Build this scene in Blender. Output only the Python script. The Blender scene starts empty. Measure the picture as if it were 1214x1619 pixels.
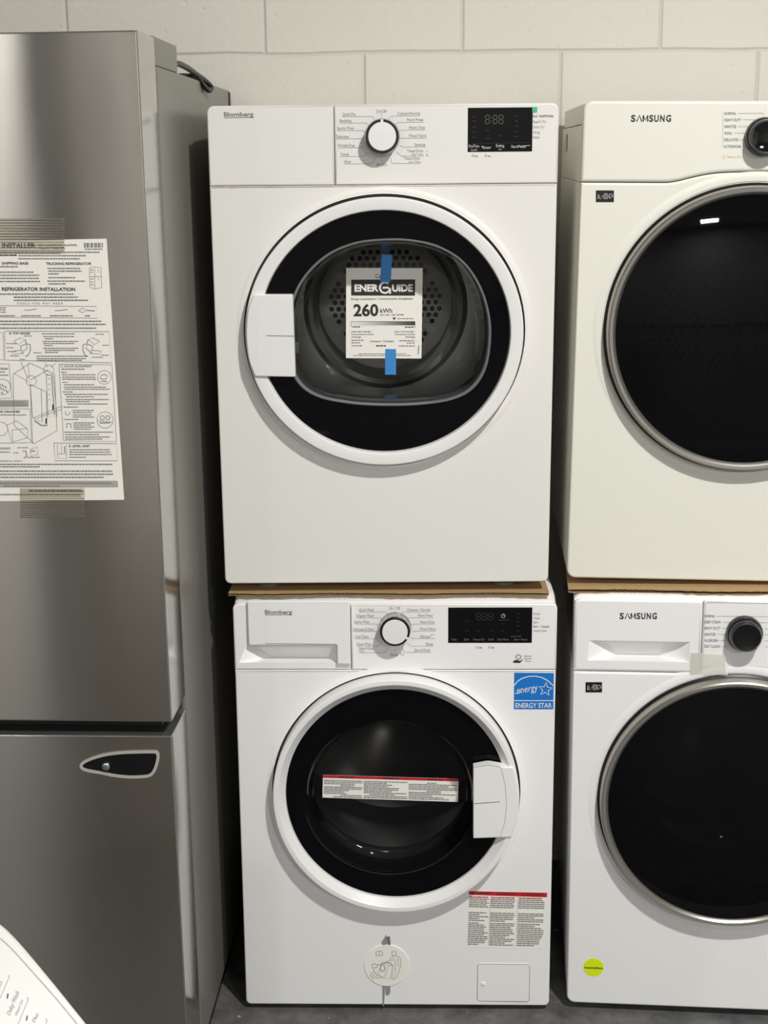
import bpy, bmesh, math, random
from mathutils import Vector, Matrix, Euler

C = bpy.context.scene
COL = C.collection
rnd = random.Random(7)

# ------------------------------------------------------------------ camera
FPX = 2247.6                       # focal length in pixels of the 1214 x 1619 frame
PITCH, YAW, ROLL = 0.2370, 0.0071, -0.0085
CAM = Vector((0.0144, -2.5082, 1.6081))
_right = Vector((math.cos(YAW), math.sin(YAW), 0))
_fwd0 = Vector((-math.sin(YAW), math.cos(YAW), 0))
_up0 = Vector((0, 0, 1))
_fwd = _fwd0 * math.cos(PITCH) - _up0 * math.sin(PITCH)
_up = _fwd0 * math.sin(PITCH) + _up0 * math.cos(PITCH)
CR = _right * math.cos(ROLL) + _up * math.sin(ROLL)
CU = _up * math.cos(ROLL) - _right * math.sin(ROLL)
CF = _fwd
cam_data = bpy.data.cameras.new('camera')
cam_data.sensor_fit = 'VERTICAL'
cam_data.sensor_height = 24.0
cam_data.lens = FPX / 1619.0 * 24.0
cam_data.clip_start = 0.02
cam = bpy.data.objects.new('camera', cam_data)
COL.objects.link(cam)
m = Matrix((CR, CU, -CF)).transposed().to_4x4()
m.translation = CAM
cam.matrix_world = m
C.camera = cam

# ------------------------------------------------------------------ world, lamps, exposure
C.view_settings.view_transform = 'Standard'
C.view_settings.look = 'None'
C.view_settings.gamma = 1.0
C.view_settings.use_curve_mapping = False
C.view_settings.exposure = 0.0
C.cycles.use_denoising = True
C.cycles.max_bounces = 10
C.cycles.transparent_max_bounces = 16
C.cycles.caustics_reflective = False
C.cycles.caustics_refractive = False
C.cycles.sample_clamp_indirect = 4.0

w = bpy.data.worlds.new('world')
C.world = w
w.use_nodes = True
w.node_tree.nodes['Background'].inputs['Color'].default_value = (0.9, 0.95, 1.0, 1)
w.node_tree.nodes['Background'].inputs['Strength'].default_value = 0.02


def area(name, loc, size, power, color, target=None, size_y=None):
    d = bpy.data.lights.new(name, 'AREA')
    d.shape = 'RECTANGLE' if size_y else 'SQUARE'
    d.size = size
    if size_y:
        d.size_y = size_y
    d.energy = power
    d.color = color
    o = bpy.data.objects.new(name, d)
    COL.objects.link(o)
    o.location = loc
    if target is not None:
        o.rotation_euler = (Vector(target) - Vector(loc)).to_track_quat('-Z', 'Y').to_euler()
    return o


KEY = 116
FILL = 172
WARM = (1.0, 0.978, 0.945)
COOL = (0.97, 0.985, 1.0)
area('key_lamp', (1.05, -2.12, 3.45), 0.14, KEY, WARM)
area('added_lamp', (-4.0, -9.4, 4.2), 0.22, FILL * 0.62, COOL)  # unseen lamp added to streak the left of the fridge door
area('added_lamp', (-4.75, -9.4, 4.2), 0.22, FILL * 0.5, COOL)  # added twin lamp for a second bright band on that door
area('added_lamp', (-3.15, -9.6, 4.2), 0.5, FILL * 0.10, COOL)  # weak added lamp, brightens the middle of the door by reflection
area('added_lamp', (3.2, -8.4, 4.2), 0.7, FILL * 1.45, COOL)  # unseen lamp added as frontal fill for the machines
area('added_lamp', (0.3, -10.2, 4.2), 0.7, FILL * 1.45, COOL)  # another added lamp, low fill on the fronts and drums


# ------------------------------------------------------------------ materials
def lin(c):
    c = c / 255.0
    return c / 12.92 if c <= 0.04045 else ((c + 0.055) / 1.055) ** 2.4


def rgb(r, g, b):
    return (lin(r), lin(g), lin(b), 1.0)


def mat(name, col, rough=0.5, metal=0.0, spec=0.5, coat=0.0, coat_rough=0.05):
    m = bpy.data.materials.new(name)
    m.use_nodes = True
    b = m.node_tree.nodes['Principled BSDF']
    b.inputs['Base Color'].default_value = col
    b.inputs['Roughness'].default_value = rough
    b.inputs['Metallic'].default_value = metal
    b.inputs['Specular IOR Level'].default_value = spec
    b.inputs['Coat Weight'].default_value = coat
    b.inputs['Coat Roughness'].default_value = coat_rough
    return m


def add_bump(m, scale, strength, dist, stretch=(1, 1, 1), detail=3.0):
    nt = m.node_tree
    tc = nt.nodes.new('ShaderNodeTexCoord')
    mp = nt.nodes.new('ShaderNodeMapping')
    mp.inputs['Scale'].default_value = stretch
    nz = nt.nodes.new('ShaderNodeTexNoise')
    nz.inputs['Scale'].default_value = scale
    nz.inputs['Detail'].default_value = detail
    bp = nt.nodes.new('ShaderNodeBump')
    bp.inputs['Strength'].default_value = strength
    bp.inputs['Distance'].default_value = dist
    nt.links.new(tc.outputs['Object'], mp.inputs['Vector'])
    nt.links.new(mp.outputs['Vector'], nz.inputs['Vector'])
    nt.links.new(nz.outputs['Fac'], bp.inputs['Height'])
    nt.links.new(bp.outputs['Normal'], nt.nodes['Principled BSDF'].inputs['Normal'])
    return bp


def glass(name, tint, alpha, base=(0.004, 0.004, 0.005, 1), rough=0.02, ior=1.5):
    """thin pane: part clear (tinted), part opaque backing, with a mirror reflection on top"""
    m = bpy.data.materials.new(name)
    m.use_nodes = True
    nt = m.node_tree
    for n in list(nt.nodes):
        nt.nodes.remove(n)
    out = nt.nodes.new('ShaderNodeOutputMaterial')
    tr = nt.nodes.new('ShaderNodeBsdfTransparent')
    tr.inputs['Color'].default_value = tint
    df = nt.nodes.new('ShaderNodeBsdfDiffuse')
    df.inputs['Color'].default_value = base
    gl = nt.nodes.new('ShaderNodeBsdfGlossy')
    gl.inputs['Roughness'].default_value = rough
    lw = nt.nodes.new('ShaderNodeLayerWeight')
    lw.inputs['Blend'].default_value = 0.5
    pw = nt.nodes.new('ShaderNodeMath')
    pw.operation = 'POWER'
    pw.inputs[1].default_value = 5.0
    f0 = ((ior - 1) / (ior + 1)) ** 2
    fr = nt.nodes.new('ShaderNodeMath')
    fr.operation = 'MULTIPLY_ADD'
    fr.inputs[1].default_value = 1 - f0
    fr.inputs[2].default_value = f0
    nt.links.new(lw.outputs['Facing'], pw.inputs[0])
    nt.links.new(pw.outputs[0], fr.inputs[0])
    a = nt.nodes.new('ShaderNodeMixShader')
    a.inputs[0].default_value = alpha
    b = nt.nodes.new('ShaderNodeMixShader')
    nt.links.new(df.outputs[0], a.inputs[1])
    nt.links.new(tr.outputs[0], a.inputs[2])
    nt.links.new(fr.outputs[0], b.inputs[0])
    nt.links.new(a.outputs[0], b.inputs[1])
    nt.links.new(gl.outputs[0], b.inputs[2])
    nt.links.new(b.outputs[0], out.inputs['Surface'])
    return m


def stainless(name, col, rough, aniso):
    m = mat(name, col, rough, 1.0)
    nt = m.node_tree
    b = nt.nodes['Principled BSDF']
    b.inputs['Anisotropic'].default_value = aniso
    b.inputs['Anisotropic Rotation'].default_value = 0.25
    tc = nt.nodes.new('ShaderNodeTexCoord')
    # long horizontal brush lines
    mp = nt.nodes.new('ShaderNodeMapping')
    mp.inputs['Scale'].default_value = (2.0, 2.0, 900.0)
    nz = nt.nodes.new('ShaderNodeTexNoise')
    nz.inputs['Scale'].default_value = 1.0
    nz.inputs['Detail'].default_value = 4.0
    # gentle waviness of the sheet
    mp2 = nt.nodes.new('ShaderNodeMapping')
    mp2.inputs['Scale'].default_value = (9.0, 1.0, 2.2)
    nz2 = nt.nodes.new('ShaderNodeTexNoise')
    nz2.inputs['Scale'].default_value = 1.0
    nz2.inputs['Detail'].default_value = 0.0
    b1 = nt.nodes.new('ShaderNodeBump')
    b1.inputs['Strength'].default_value = 0.04
    b1.inputs['Distance'].default_value = 0.001
    b2 = nt.nodes.new('ShaderNodeBump')
    b2.inputs['Strength'].default_value = 0.25
    b2.inputs['Distance'].default_value = 0.004
    tg = nt.nodes.new('ShaderNodeTangent')
    tg.direction_type = 'RADIAL'
    tg.axis = 'Z'
    L = nt.links.new
    L(tc.outputs['Object'], mp.inputs['Vector']); L(mp.outputs['Vector'], nz.inputs['Vector'])
    L(tc.outputs['Object'], mp2.inputs['Vector']); L(mp2.outputs['Vector'], nz2.inputs['Vector'])
    L(nz2.outputs['Fac'], b2.inputs['Height']); L(nz.outputs['Fac'], b1.inputs['Height'])
    L(b2.outputs['Normal'], b1.inputs['Normal']); L(b1.outputs['Normal'], b.inputs['Normal'])
    L(tg.outputs['Tangent'], b.inputs['Tangent'])
    return m


WHITE = mat('white_enamel', rgb(238, 236, 230), 0.32, 0, 0.5)
WHITEW = mat('bright_white_enamel', rgb(247, 246, 244), 0.32)
SMALL = mat('small_print', rgb(132, 131, 128), 0.6)
WHITE2 = mat('white_plastic', rgb(240, 239, 236), 0.38)
WHITE3 = mat('warm_white_enamel', rgb(239, 238, 226), 0.30)
TEXT = mat('grey_print', rgb(138, 138, 138), 0.6)
TEXTD = mat('dark_print', rgb(50, 50, 52), 0.6)
TEXTL = mat('light_print', rgb(150, 150, 150), 0.6)
ORANGE = mat('orange_print', rgb(214, 176, 140), 0.6)
BLACKP = mat('black_plastic', rgb(14, 14, 16), 0.35)
BLACKGLOSS = mat('black_gloss', rgb(7, 7, 9), 0.06)
DISPLAY = mat('display_glass', rgb(9, 9, 11), 0.12, 0, 0.2)
SEG = mat('display_segments', rgb(96, 92, 84), 0.5)
SEGD = mat('dim_display_segments', rgb(34, 34, 36), 0.5)
CHROME = mat('chrome', rgb(190, 190, 190), 0.12, 1.0)
DCHROME = mat('dark_chrome', rgb(62, 62, 66), 0.16, 1.0)
SATIN = mat('satin_ring', rgb(176, 172, 164), 0.34, 0.85)
GREYP = mat('grey_plastic', rgb(120, 122, 124), 0.4)
RUBBER = mat('rubber', rgb(40, 40, 42), 0.6)
DRUM = mat('drum_steel', rgb(165, 163, 159), 0.28, 0.75)
DRUMD = mat('drum_back', rgb(214, 208, 198), 0.5, 0.1)
BULK = mat('bulkhead', rgb(62, 62, 62), 0.35)
GEDGE = mat('glass_edge', rgb(112, 118, 118), 0.12, 0, 0.7)
HOLE = mat('hole_black', rgb(10, 10, 10), 0.9)
PAPER = mat('paper', rgb(250, 247, 238), 0.7)
PAPERG = mat('grey_paper_band', rgb(176, 174, 166), 0.7)
TAPEB = mat('blue_tape', rgb(58, 142, 214), 0.55)
RED = mat('red_print', rgb(200, 30, 45), 0.5)
BLUE = mat('blue_print', rgb(10, 118, 208), 0.45)
GREEN = mat('green_sticker', rgb(70, 190, 150), 0.5)
YELLOW = mat('neon_sticker', rgb(228, 250, 10), 0.5)
YEL2 = mat('yellow_strip', rgb(190, 205, 70), 0.5)
KRAFT = mat('cardboard', rgb(176, 146, 104), 0.9)
KRAFTD = mat('cardboard_flute', rgb(150, 118, 76), 0.95)
add_bump(KRAFT, 120, 0.25, 0.002)
SIDE = mat('fridge_side_paint', rgb(128, 126, 118), 0.34)
DARKLINE = mat('gasket', rgb(70, 68, 64), 0.6)
DOORSIDE = mat('door_side_metal', rgb(196, 195, 192), 0.16, 0.9)
STEEL = stainless('brushed_stainless', rgb(212, 206, 195), 0.225, 1.0)
ZINC = mat('zinc', rgb(205, 206, 208), 0.22, 1.0)
LINE = mat('tape_filament', rgb(92, 88, 78), 0.6)
STRAP = mat('grey_strap', rgb(150, 150, 150), 0.5)
BLACKGLASS = glass('black_door_glass', (0, 0, 0, 1), 0.0, base=(0.002, 0.002, 0.003, 1), ior=1.26)
CLEAR = glass('clear_door_glass', (0.90, 0.92, 0.91, 1), 1.0, ior=1.42)
TINTED = glass('smoked_door_glass', (0.55, 0.55, 0.56, 1), 0.75, ior=1.34)
SMOKED = glass('dark_dome_glass', (0.36, 0.36, 0.40, 1), 0.20, base=(0.002, 0.002, 0.003, 1), ior=1.32)
TAPEC = glass('clear_tape', (0.96, 0.95, 0.92, 1), 0.93, base=(0.75, 0.72, 0.66, 1), rough=0.25, ior=1.3)
TAPEW = glass('white_film', (1, 1, 1, 1), 0.45, base=(0.84, 0.83, 0.74, 1), rough=0.3, ior=1.3)

# painted concrete block wall
WALLM = mat('painted_block', rgb(226, 220, 207), 0.6, 0, 0.35)
nt = WALLM.node_tree
tc = nt.nodes.new('ShaderNodeTexCoord')
sx = nt.nodes.new('ShaderNodeSeparateXYZ')
cx = nt.nodes.new('ShaderNodeCombineXYZ')
ax = nt.nodes.new('ShaderNodeMath'); ax.operation = 'ADD'; ax.inputs[1].default_value = 0.0423 + 0.4115 * 20
az = nt.nodes.new('ShaderNodeMath'); az.operation = 'ADD'; az.inputs[1].default_value = -1.848 + 0.203 * 20
nzw = nt.nodes.new('ShaderNodeTexNoise'); nzw.inputs['Scale'].default_value = 7.0; nzw.inputs['Detail'].default_value = 2.0
wob = nt.nodes.new('ShaderNodeMath'); wob.operation = 'MULTIPLY_ADD'; wob.inputs[1].default_value = 0.010
br = nt.nodes.new('ShaderNodeTexBrick')
br.offset = 0.5; br.offset_frequency = 2; br.squash = 1.0
br.inputs['Scale'].default_value = 1.0
br.inputs['Mortar Size'].default_value = 0.0058
br.inputs['Mortar Smooth'].default_value = 1.0
br.inputs['Brick Width'].default_value = 0.4115
br.inputs['Row Height'].default_value = 0.203
br.inputs['Color1'].default_value = (1, 1, 1, 1); br.inputs['Color2'].default_value = (1, 1, 1, 1)
br.inputs['Mortar'].default_value = (0, 0, 0, 1)
n1 = nt.nodes.new('ShaderNodeTexNoise'); n1.inputs['Scale'].default_value = 55.0; n1.inputs['Detail'].default_value = 6.0
n2 = nt.nodes.new('ShaderNodeTexNoise'); n2.inputs['Scale'].default_value = 11.0; n2.inputs['Detail'].default_value = 3.0
n3 = nt.nodes.new('ShaderNodeTexVoronoi'); n3.inputs['Scale'].default_value = 26.0
pit = nt.nodes.new('ShaderNodeMapRange')
pit.inputs['From Min'].default_value = 0.03; pit.inputs['From Max'].default_value = 0.14
s1 = nt.nodes.new('ShaderNodeMath'); s1.operation = 'MULTIPLY_ADD'; s1.inputs[1].default_value = 0.35
s2 = nt.nodes.new('ShaderNodeMath'); s2.operation = 'MULTIPLY_ADD'; s2.inputs[1].default_value = 0.25
s3 = nt.nodes.new('ShaderNodeMath'); s3.operation = 'MULTIPLY_ADD'; s3.inputs[1].default_value = 0.25
bp = nt.nodes.new('ShaderNodeBump'); bp.inputs['Strength'].default_value = 0.55; bp.inputs['Distance'].default_value = 0.006
mixc = nt.nodes.new('ShaderNodeMix'); mixc.data_type = 'RGBA'
mixc.inputs['A'].default_value = rgb(219, 216, 205); mixc.inputs['B'].default_value = rgb(226, 223, 212)
L = nt.links.new
L(tc.outputs['Object'], sx.inputs[0])
L(tc.outputs['Object'], nzw.inputs['Vector'])
L(sx.outputs['X'], ax.inputs[0]); L(sx.outputs['Z'], az.inputs[0])
L(nzw.outputs['Fac'], wob.inputs[0]); L(az.outputs[0], wob.inputs[2])
L(ax.outputs[0], cx.inputs['X']); L(wob.outputs[0], cx.inputs['Y'])
L(cx.outputs[0], br.inputs['Vector'])
for n in (n1, n2, n3):
    L(tc.outputs['Object'], n.inputs['Vector'])
L(n3.outputs['Distance'], pit.inputs['Value'])
L(n1.outputs['Fac'], s1.inputs[0]); L(br.outputs['Color'], s1.inputs[2])
L(n2.outputs['Fac'], s2.inputs[0]); L(s1.outputs[0], s2.inputs[2])
L(pit.outputs[0], s3.inputs[0]); L(s2.outputs[0], s3.inputs[2])
L(s3.outputs[0], bp.inputs['Height']); L(bp.outputs['Normal'], nt.nodes['Principled BSDF'].inputs['Normal'])
L(br.outputs['Color'], mixc.inputs['Factor']); L(mixc.outputs['Result'], nt.nodes['Principled BSDF'].inputs['Base Color'])

# worn concrete floor
FLOORM = mat('worn_concrete', rgb(92, 92, 92), 0.6, 0, 0.4)
nt = FLOORM.node_tree
tc = nt.nodes.new('ShaderNodeTexCoord')
n1 = nt.nodes.new('ShaderNodeTexNoise'); n1.inputs['Scale'].default_value = 14.0; n1.inputs['Detail'].default_value = 9.0; n1.inputs['Roughness'].default_value = 0.7
r1 = nt.nodes.new('ShaderNodeValToRGB')
r1.color_ramp.elements[0].position = 0.30; r1.color_ramp.elements[0].color = rgb(66, 66, 68)
r1.color_ramp.elements[1].position = 0.72; r1.color_ramp.elements[1].color = rgb(120, 119, 117)
n2 = nt.nodes.new('ShaderNodeTexVoronoi'); n2.inputs['Scale'].default_value = 38.0
n4 = nt.nodes.new('ShaderNodeTexNoise'); n4.inputs['Scale'].default_value = 60.0; n4.inputs['Detail'].default_value = 3.0
cmp_ = nt.nodes.new('ShaderNodeMapRange'); cmp_.inputs['From Min'].default_value = 0.16; cmp_.inputs['From Max'].default_value = 0.09
n3 = nt.nodes.new('ShaderNodeMapRange'); n3.inputs['From Min'].default_value = 0.55; n3.inputs['From Max'].default_value = 0.64
mul = nt.nodes.new('ShaderNodeMath'); mul.operation = 'MULTIPLY'
mx = nt.nodes.new('ShaderNodeMix'); mx.data_type = 'RGBA'; mx.inputs['B'].default_value = rgb(205, 203, 196)
bp = nt.nodes.new('ShaderNodeBump'); bp.inputs['Strength'].default_value = 0.3; bp.inputs['Distance'].default_value = 0.003
L = nt.links.new
for n in (n1, n2, n4):
    L(tc.outputs['Object'], n.inputs['Vector'])
L(n1.outputs['Fac'], r1.inputs['Fac']); L(n2.outputs['Distance'], cmp_.inputs['Value'])
L(n4.outputs['Fac'], n3.inputs['Value'])
L(cmp_.outputs[0], mul.inputs[0]); L(n3.outputs[0], mul.inputs[1])
L(mul.outputs[0], mx.inputs['Factor']); L(r1.outputs['Color'], mx.inputs['A'])
L(mx.outputs['Result'], nt.nodes['Principled BSDF'].inputs['Base Color'])
L(n1.outputs['Fac'], bp.inputs['Height']); L(bp.outputs['Normal'], nt.nodes['Principled BSDF'].inputs['Normal'])


# ------------------------------------------------------------------ mesh builder
class MB:
    def __init__(self, xf=None):
        self.bm = bmesh.new()
        self.xf = xf or Matrix.Identity(4)
        self.mi = 0
        self.mats = []

    def use(self, m):
        if m not in self.mats:
            self.mats.append(m)
        self.mi = self.mats.index(m)
        return self

    def v(self, x, y, z):
        return self.bm.verts.new(self.xf @ Vector((x, y, z)))

    def f(self, vs, smooth=True):
        try:
            fc = self.bm.faces.new(vs)
        except ValueError:
            return None
        fc.material_index = self.mi
        fc.smooth = smooth
        return fc

    def bridge(self, A, B, smooth=True, closed=True):
        n = len(A)
        for i in range(n if closed else n - 1):
            j = (i + 1) % n
            self.f([A[i], A[j], B[j], B[i]], smooth)

    def fill(self, loops):
        es = []
        for lp in loops:
            for i in range(len(lp)):
                a, b = lp[i], lp[(i + 1) % len(lp)]
                e = self.bm.edges.get((a, b)) or self.bm.edges.new((a, b))
                es.append(e)
        nrm = (self.xf.to_3x3() @ Vector((0, -1, 0))).normalized()
        r = bmesh.ops.triangle_fill(self.bm, use_beauty=True, use_dissolve=False, edges=es, normal=nrm)
        for g in r['geom']:
            if isinstance(g, bmesh.types.BMFace):
                g.material_index = self.mi
                g.smooth = False

    def loop(self, pts, y):
        return [self.v(x, y, z) for x, z in pts]

    def slab(self, outline, y0=0.0, depth=0.02, r=0.003, holes=(), hole_depth=0.02, n=5, back=True, side=None):
        """solid with a flat front at y0 (facing -y), rounded front edges, optional openings"""
        front_mi = self.mi
        if side is not None:
            self.use(side)
        prev = self.loop(outline, y0 + depth)
        if back:
            self.fill([prev])
        if r > 0:
            for i in range(n + 1):
                a = math.pi / 2 * i / n
                lp = self.loop(offset(outline, r * (1 - math.cos(a))), y0 + r * (1 - math.sin(a)))
                self.bridge(prev, lp)
                prev = lp
        else:
            lp = self.loop(outline, y0)
            self.bridge(prev, lp)
            prev = lp
        self.mi = front_mi
        hl = []
        for h in holes:
            a = self.loop(h, y0)
            b = self.loop(h, y0 + hole_depth)
            self.bridge(a, b)
            hl.append(a)
        self.fill([prev] + hl)
        return self

    def box(self, x0, x1, y0, y1, z0, z1):
        v = [self.v(x, y, z) for x in (x0, x1) for y in (y0, y1) for z in (z0, z1)]
        for q in ((0, 1, 3, 2), (4, 6, 7, 5), (0, 4, 5, 1), (2, 3, 7, 6), (0, 2, 6, 4), (1, 5, 7, 3)):
            self.f([v[i] for i in q], False)
        return self

    def lathe(self, prof, cx, cz, sx=1.0, sz=1.0, n=96, a0=0.0):
        prev = None
        for r, y in prof:
            if r == 0:
                c = self.v(cx, y, cz)
                for i in range(n):
                    self.f([prev[i], prev[(i + 1) % n], c])
                return self
            lp = [self.v(cx + sx * r * math.cos(a0 + 2 * math.pi * i / n), y, cz + sz * r * math.sin(a0 + 2 * math.pi * i / n)) for i in range(n)]
            if prev:
                self.bridge(prev, lp)
            prev = lp
        return self

    def quad(self, pts, y):
        self.f([self.v(x, y, z) for x, z in pts], False)
        return self

    def poly(self, pts, y):
        lp = self.loop(pts, y)
        self.fill([lp])
        return self

    def strip(self, pts, wd, y, closed=False):
        """flat line of width wd along pts"""
        n = len(pts)
        P = [Vector(p) for p in pts]
        A, B = [], []
        for i in range(n):
            a = P[i - 1] if (i > 0 or closed) else P[i]
            b = P[(i + 1) % n] if (i < n - 1 or closed) else P[i]
            t = b - a
            if t.length < 1e-9:
                t = Vector((1, 0))
            t.normalize()
            nn = Vector((-t.y, t.x)) * (wd / 2)
            A.append(self.v(P[i].x + nn.x, y, P[i].y + nn.y))
            B.append(self.v(P[i].x - nn.x, y, P[i].y - nn.y))
        self.bridge(A, B, False, closed)
        return self

    def tube(self, pts, rad, n=10):
        P = [Vector(p) for p in pts]
        prev = None
        up = Vector((0.1, 0.2, 1)).normalized()
        for i in range(len(P)):
            t = (P[min(i + 1, len(P) - 1)] - P[max(i - 1, 0)]).normalized()
            a = t.cross(up).normalized()
            b = t.cross(a).normalized()
            r = rad[i] if isinstance(rad, (list, tuple)) else rad
            lp = [self.v(*(P[i] + a * r * math.cos(2 * math.pi * k / n) + b * r * math.sin(2 * math.pi * k / n))) for k in range(n)]
            if prev:
                self.bridge(prev, lp)
            else:
                self.f(lp)
            prev = lp
        self.f(prev)
        return self

    def affine(self, mesh_pts, mesh_faces, A, U, V, y):
        """flat glyph mesh laid out as A + u*U + v*V in the x/z plane"""
        vs = [self.v(A[0] + u * U[0] + v * V[0], y, A[1] + u * U[1] + v * V[1]) for u, v in mesh_pts]
        for fc in mesh_faces:
            self.f([vs[i] for i in fc], False)
        return self

    def build(self, name, parent=None, label=None):
        bm = self.bm
        bmesh.ops.recalc_face_normals(bm, faces=bm.faces[:])
        for e in bm.edges:
            if len(e.link_faces) == 2 and e.calc_face_angle(0) > math.radians(32):
                e.smooth = False
        me = bpy.data.meshes.new(name)
        bm.to_mesh(me)
        bm.free()
        for mt in self.mats:
            me.materials.append(mt)
        o = bpy.data.objects.new(name, me)
        COL.objects.link(o)
        if parent is not None:
            o.parent = parent
        if label:
            o['label'] = label
        return o


def offset(pts, d):
    if d == 0:
        return list(pts)
    n = len(pts)
    area2 = sum(pts[i][0] * pts[(i + 1) % n][1] - pts[(i + 1) % n][0] * pts[i][1] for i in range(n))
    s = 1 if area2 > 0 else -1
    out = []
    for i in range(n):
        p0, p1, p2 = Vector(pts[i - 1]), Vector(pts[i]), Vector(pts[(i + 1) % n])
        t1 = (p1 - p0).normalized(); t2 = (p2 - p1).normalized()
        n1 = Vector((-t1.y, t1.x)) * s; n2 = Vector((-t2.y, t2.x)) * s
        b = (n1 + n2)
        if b.length < 1e-6:
            b = n1
        b.normalize()
        k = d / max(0.35, b.dot(n1))
        q = p1 + b * k
        out.append((q.x, q.y))
    return out


def rr(x0, x1, z0, z1, r, n=6):
    if not isinstance(r, (list, tuple)):
        r = (r,) * 4                     # bottom-left, bottom-right, top-right, top-left
    pts = []
    for (cx_, cz_, a0, q) in ((x0 + r[0], z0 + r[0], 180, r[0]), (x1 - r[1], z0 + r[1], 270, r[1]),
                              (x1 - r[2], z1 - r[2], 0, r[2]), (x0 + r[3], z1 - r[3], 90, r[3])):
        for i in range(n + 1):
            a = math.radians(a0 + 90 * i / n)
            pts.append((cx_ + q * math.cos(a), cz_ + q * math.sin(a)))
    return pts


def round_poly(pts, r, n=5):
    """polygon with every corner rounded"""
    out = []
    N = len(pts)
    for i in range(N):
        p0, p1, p2 = Vector(pts[i - 1]), Vector(pts[i]), Vector(pts[(i + 1) % N])
        rr_ = r[i] if isinstance(r, (list, tuple)) else r
        a = p1 + (p0 - p1).normalized() * rr_
        b = p1 + (p2 - p1).normalized() * rr_
        for k in range(n + 1):
            t = k / n
            q = a * (1 - t) ** 2 + p1 * 2 * t * (1 - t) + b * t ** 2
            out.append((q.x, q.y))
    return out


def circle(cx_, cz_, rx, rz=None, n=96):
    rz = rz or rx
    return [(cx_ + rx * math.cos(2 * math.pi * i / n), cz_ + rz * math.sin(2 * math.pi * i / n)) for i in range(n)]


def smooth_closed(pts, n=8):
    """closed Catmull-Rom curve"""
    out = []
    N = len(pts)
    for i in range(N):
        p = [Vector(pts[(i + k) % N]) for k in (-1, 0, 1, 2)]
        for k in range(n):
            t = k / n
            q = 0.5 * ((2 * p[1]) + (p[2] - p[0]) * t + (2 * p[0] - 5 * p[1] + 4 * p[2] - p[3]) * t * t + (3 * p[1] - p[0] - 3 * p[2] + p[3]) * t ** 3)
            out.append((q.x, q.y))
    return out


# ------------------------------------------------------------------ lettering
_glyphs = {}


def glyphs(s, bold=0.0):
    if 'M' in s:
        bold = 0.0
    k = (s, bold)
    if k not in _glyphs:
        cu = bpy.data.curves.new('lettering', 'FONT')
        cu.body = s
        cu.size = 1.0
        cu.resolution_u = 3
        cu.offset = bold
        o = bpy.data.objects.new('lettering', cu)
        me = bpy.data.meshes.new_from_object(o)
        pts = [(v.co.x, v.co.y) for v in me.vertices]
        fcs = [tuple(p.vertices) for p in me.polygons]
        bpy.data.objects.remove(o)
        bpy.data.curves.remove(cu)
        bpy.data.meshes.remove(me)
        _glyphs[k] = (pts, fcs)
    return _glyphs[k]


CAP = max(p[1] for p in glyphs('H')[0])


class Frame:
    """a machine's own axes: x to its right, y into the wall, z up, front at y = 0"""

    def __init__(self, loc, rot):
        self.loc = Vector(loc)
        self.rot = Euler(rot, 'XYZ')
        self.R = self.rot.to_matrix()
        self.RT = self.R.transposed()

    def at(self, px, py, out=0.0):
        d = CR * ((px - 607.0) / FPX) - CU * ((py - 809.5) / FPX) + CF
        d = self.RT @ d
        o = self.RT @ (CAM - self.loc)
        t = (-out - o.y) / d.y
        p = o + d * t
        return (p.x, p.z)

    def thing(self, name, label, cat, origin=(0, 0, 0), group=None):
        o = bpy.data.objects.new(name, None)
        COL.objects.link(o)
        o.empty_display_size = 0.05
        o.location = self.loc + self.R @ Vector(origin)
        o.rotation_euler = self.rot
        o['label'] = label
        o['category'] = cat
        if group:
            o['group'] = group
        return o


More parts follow.
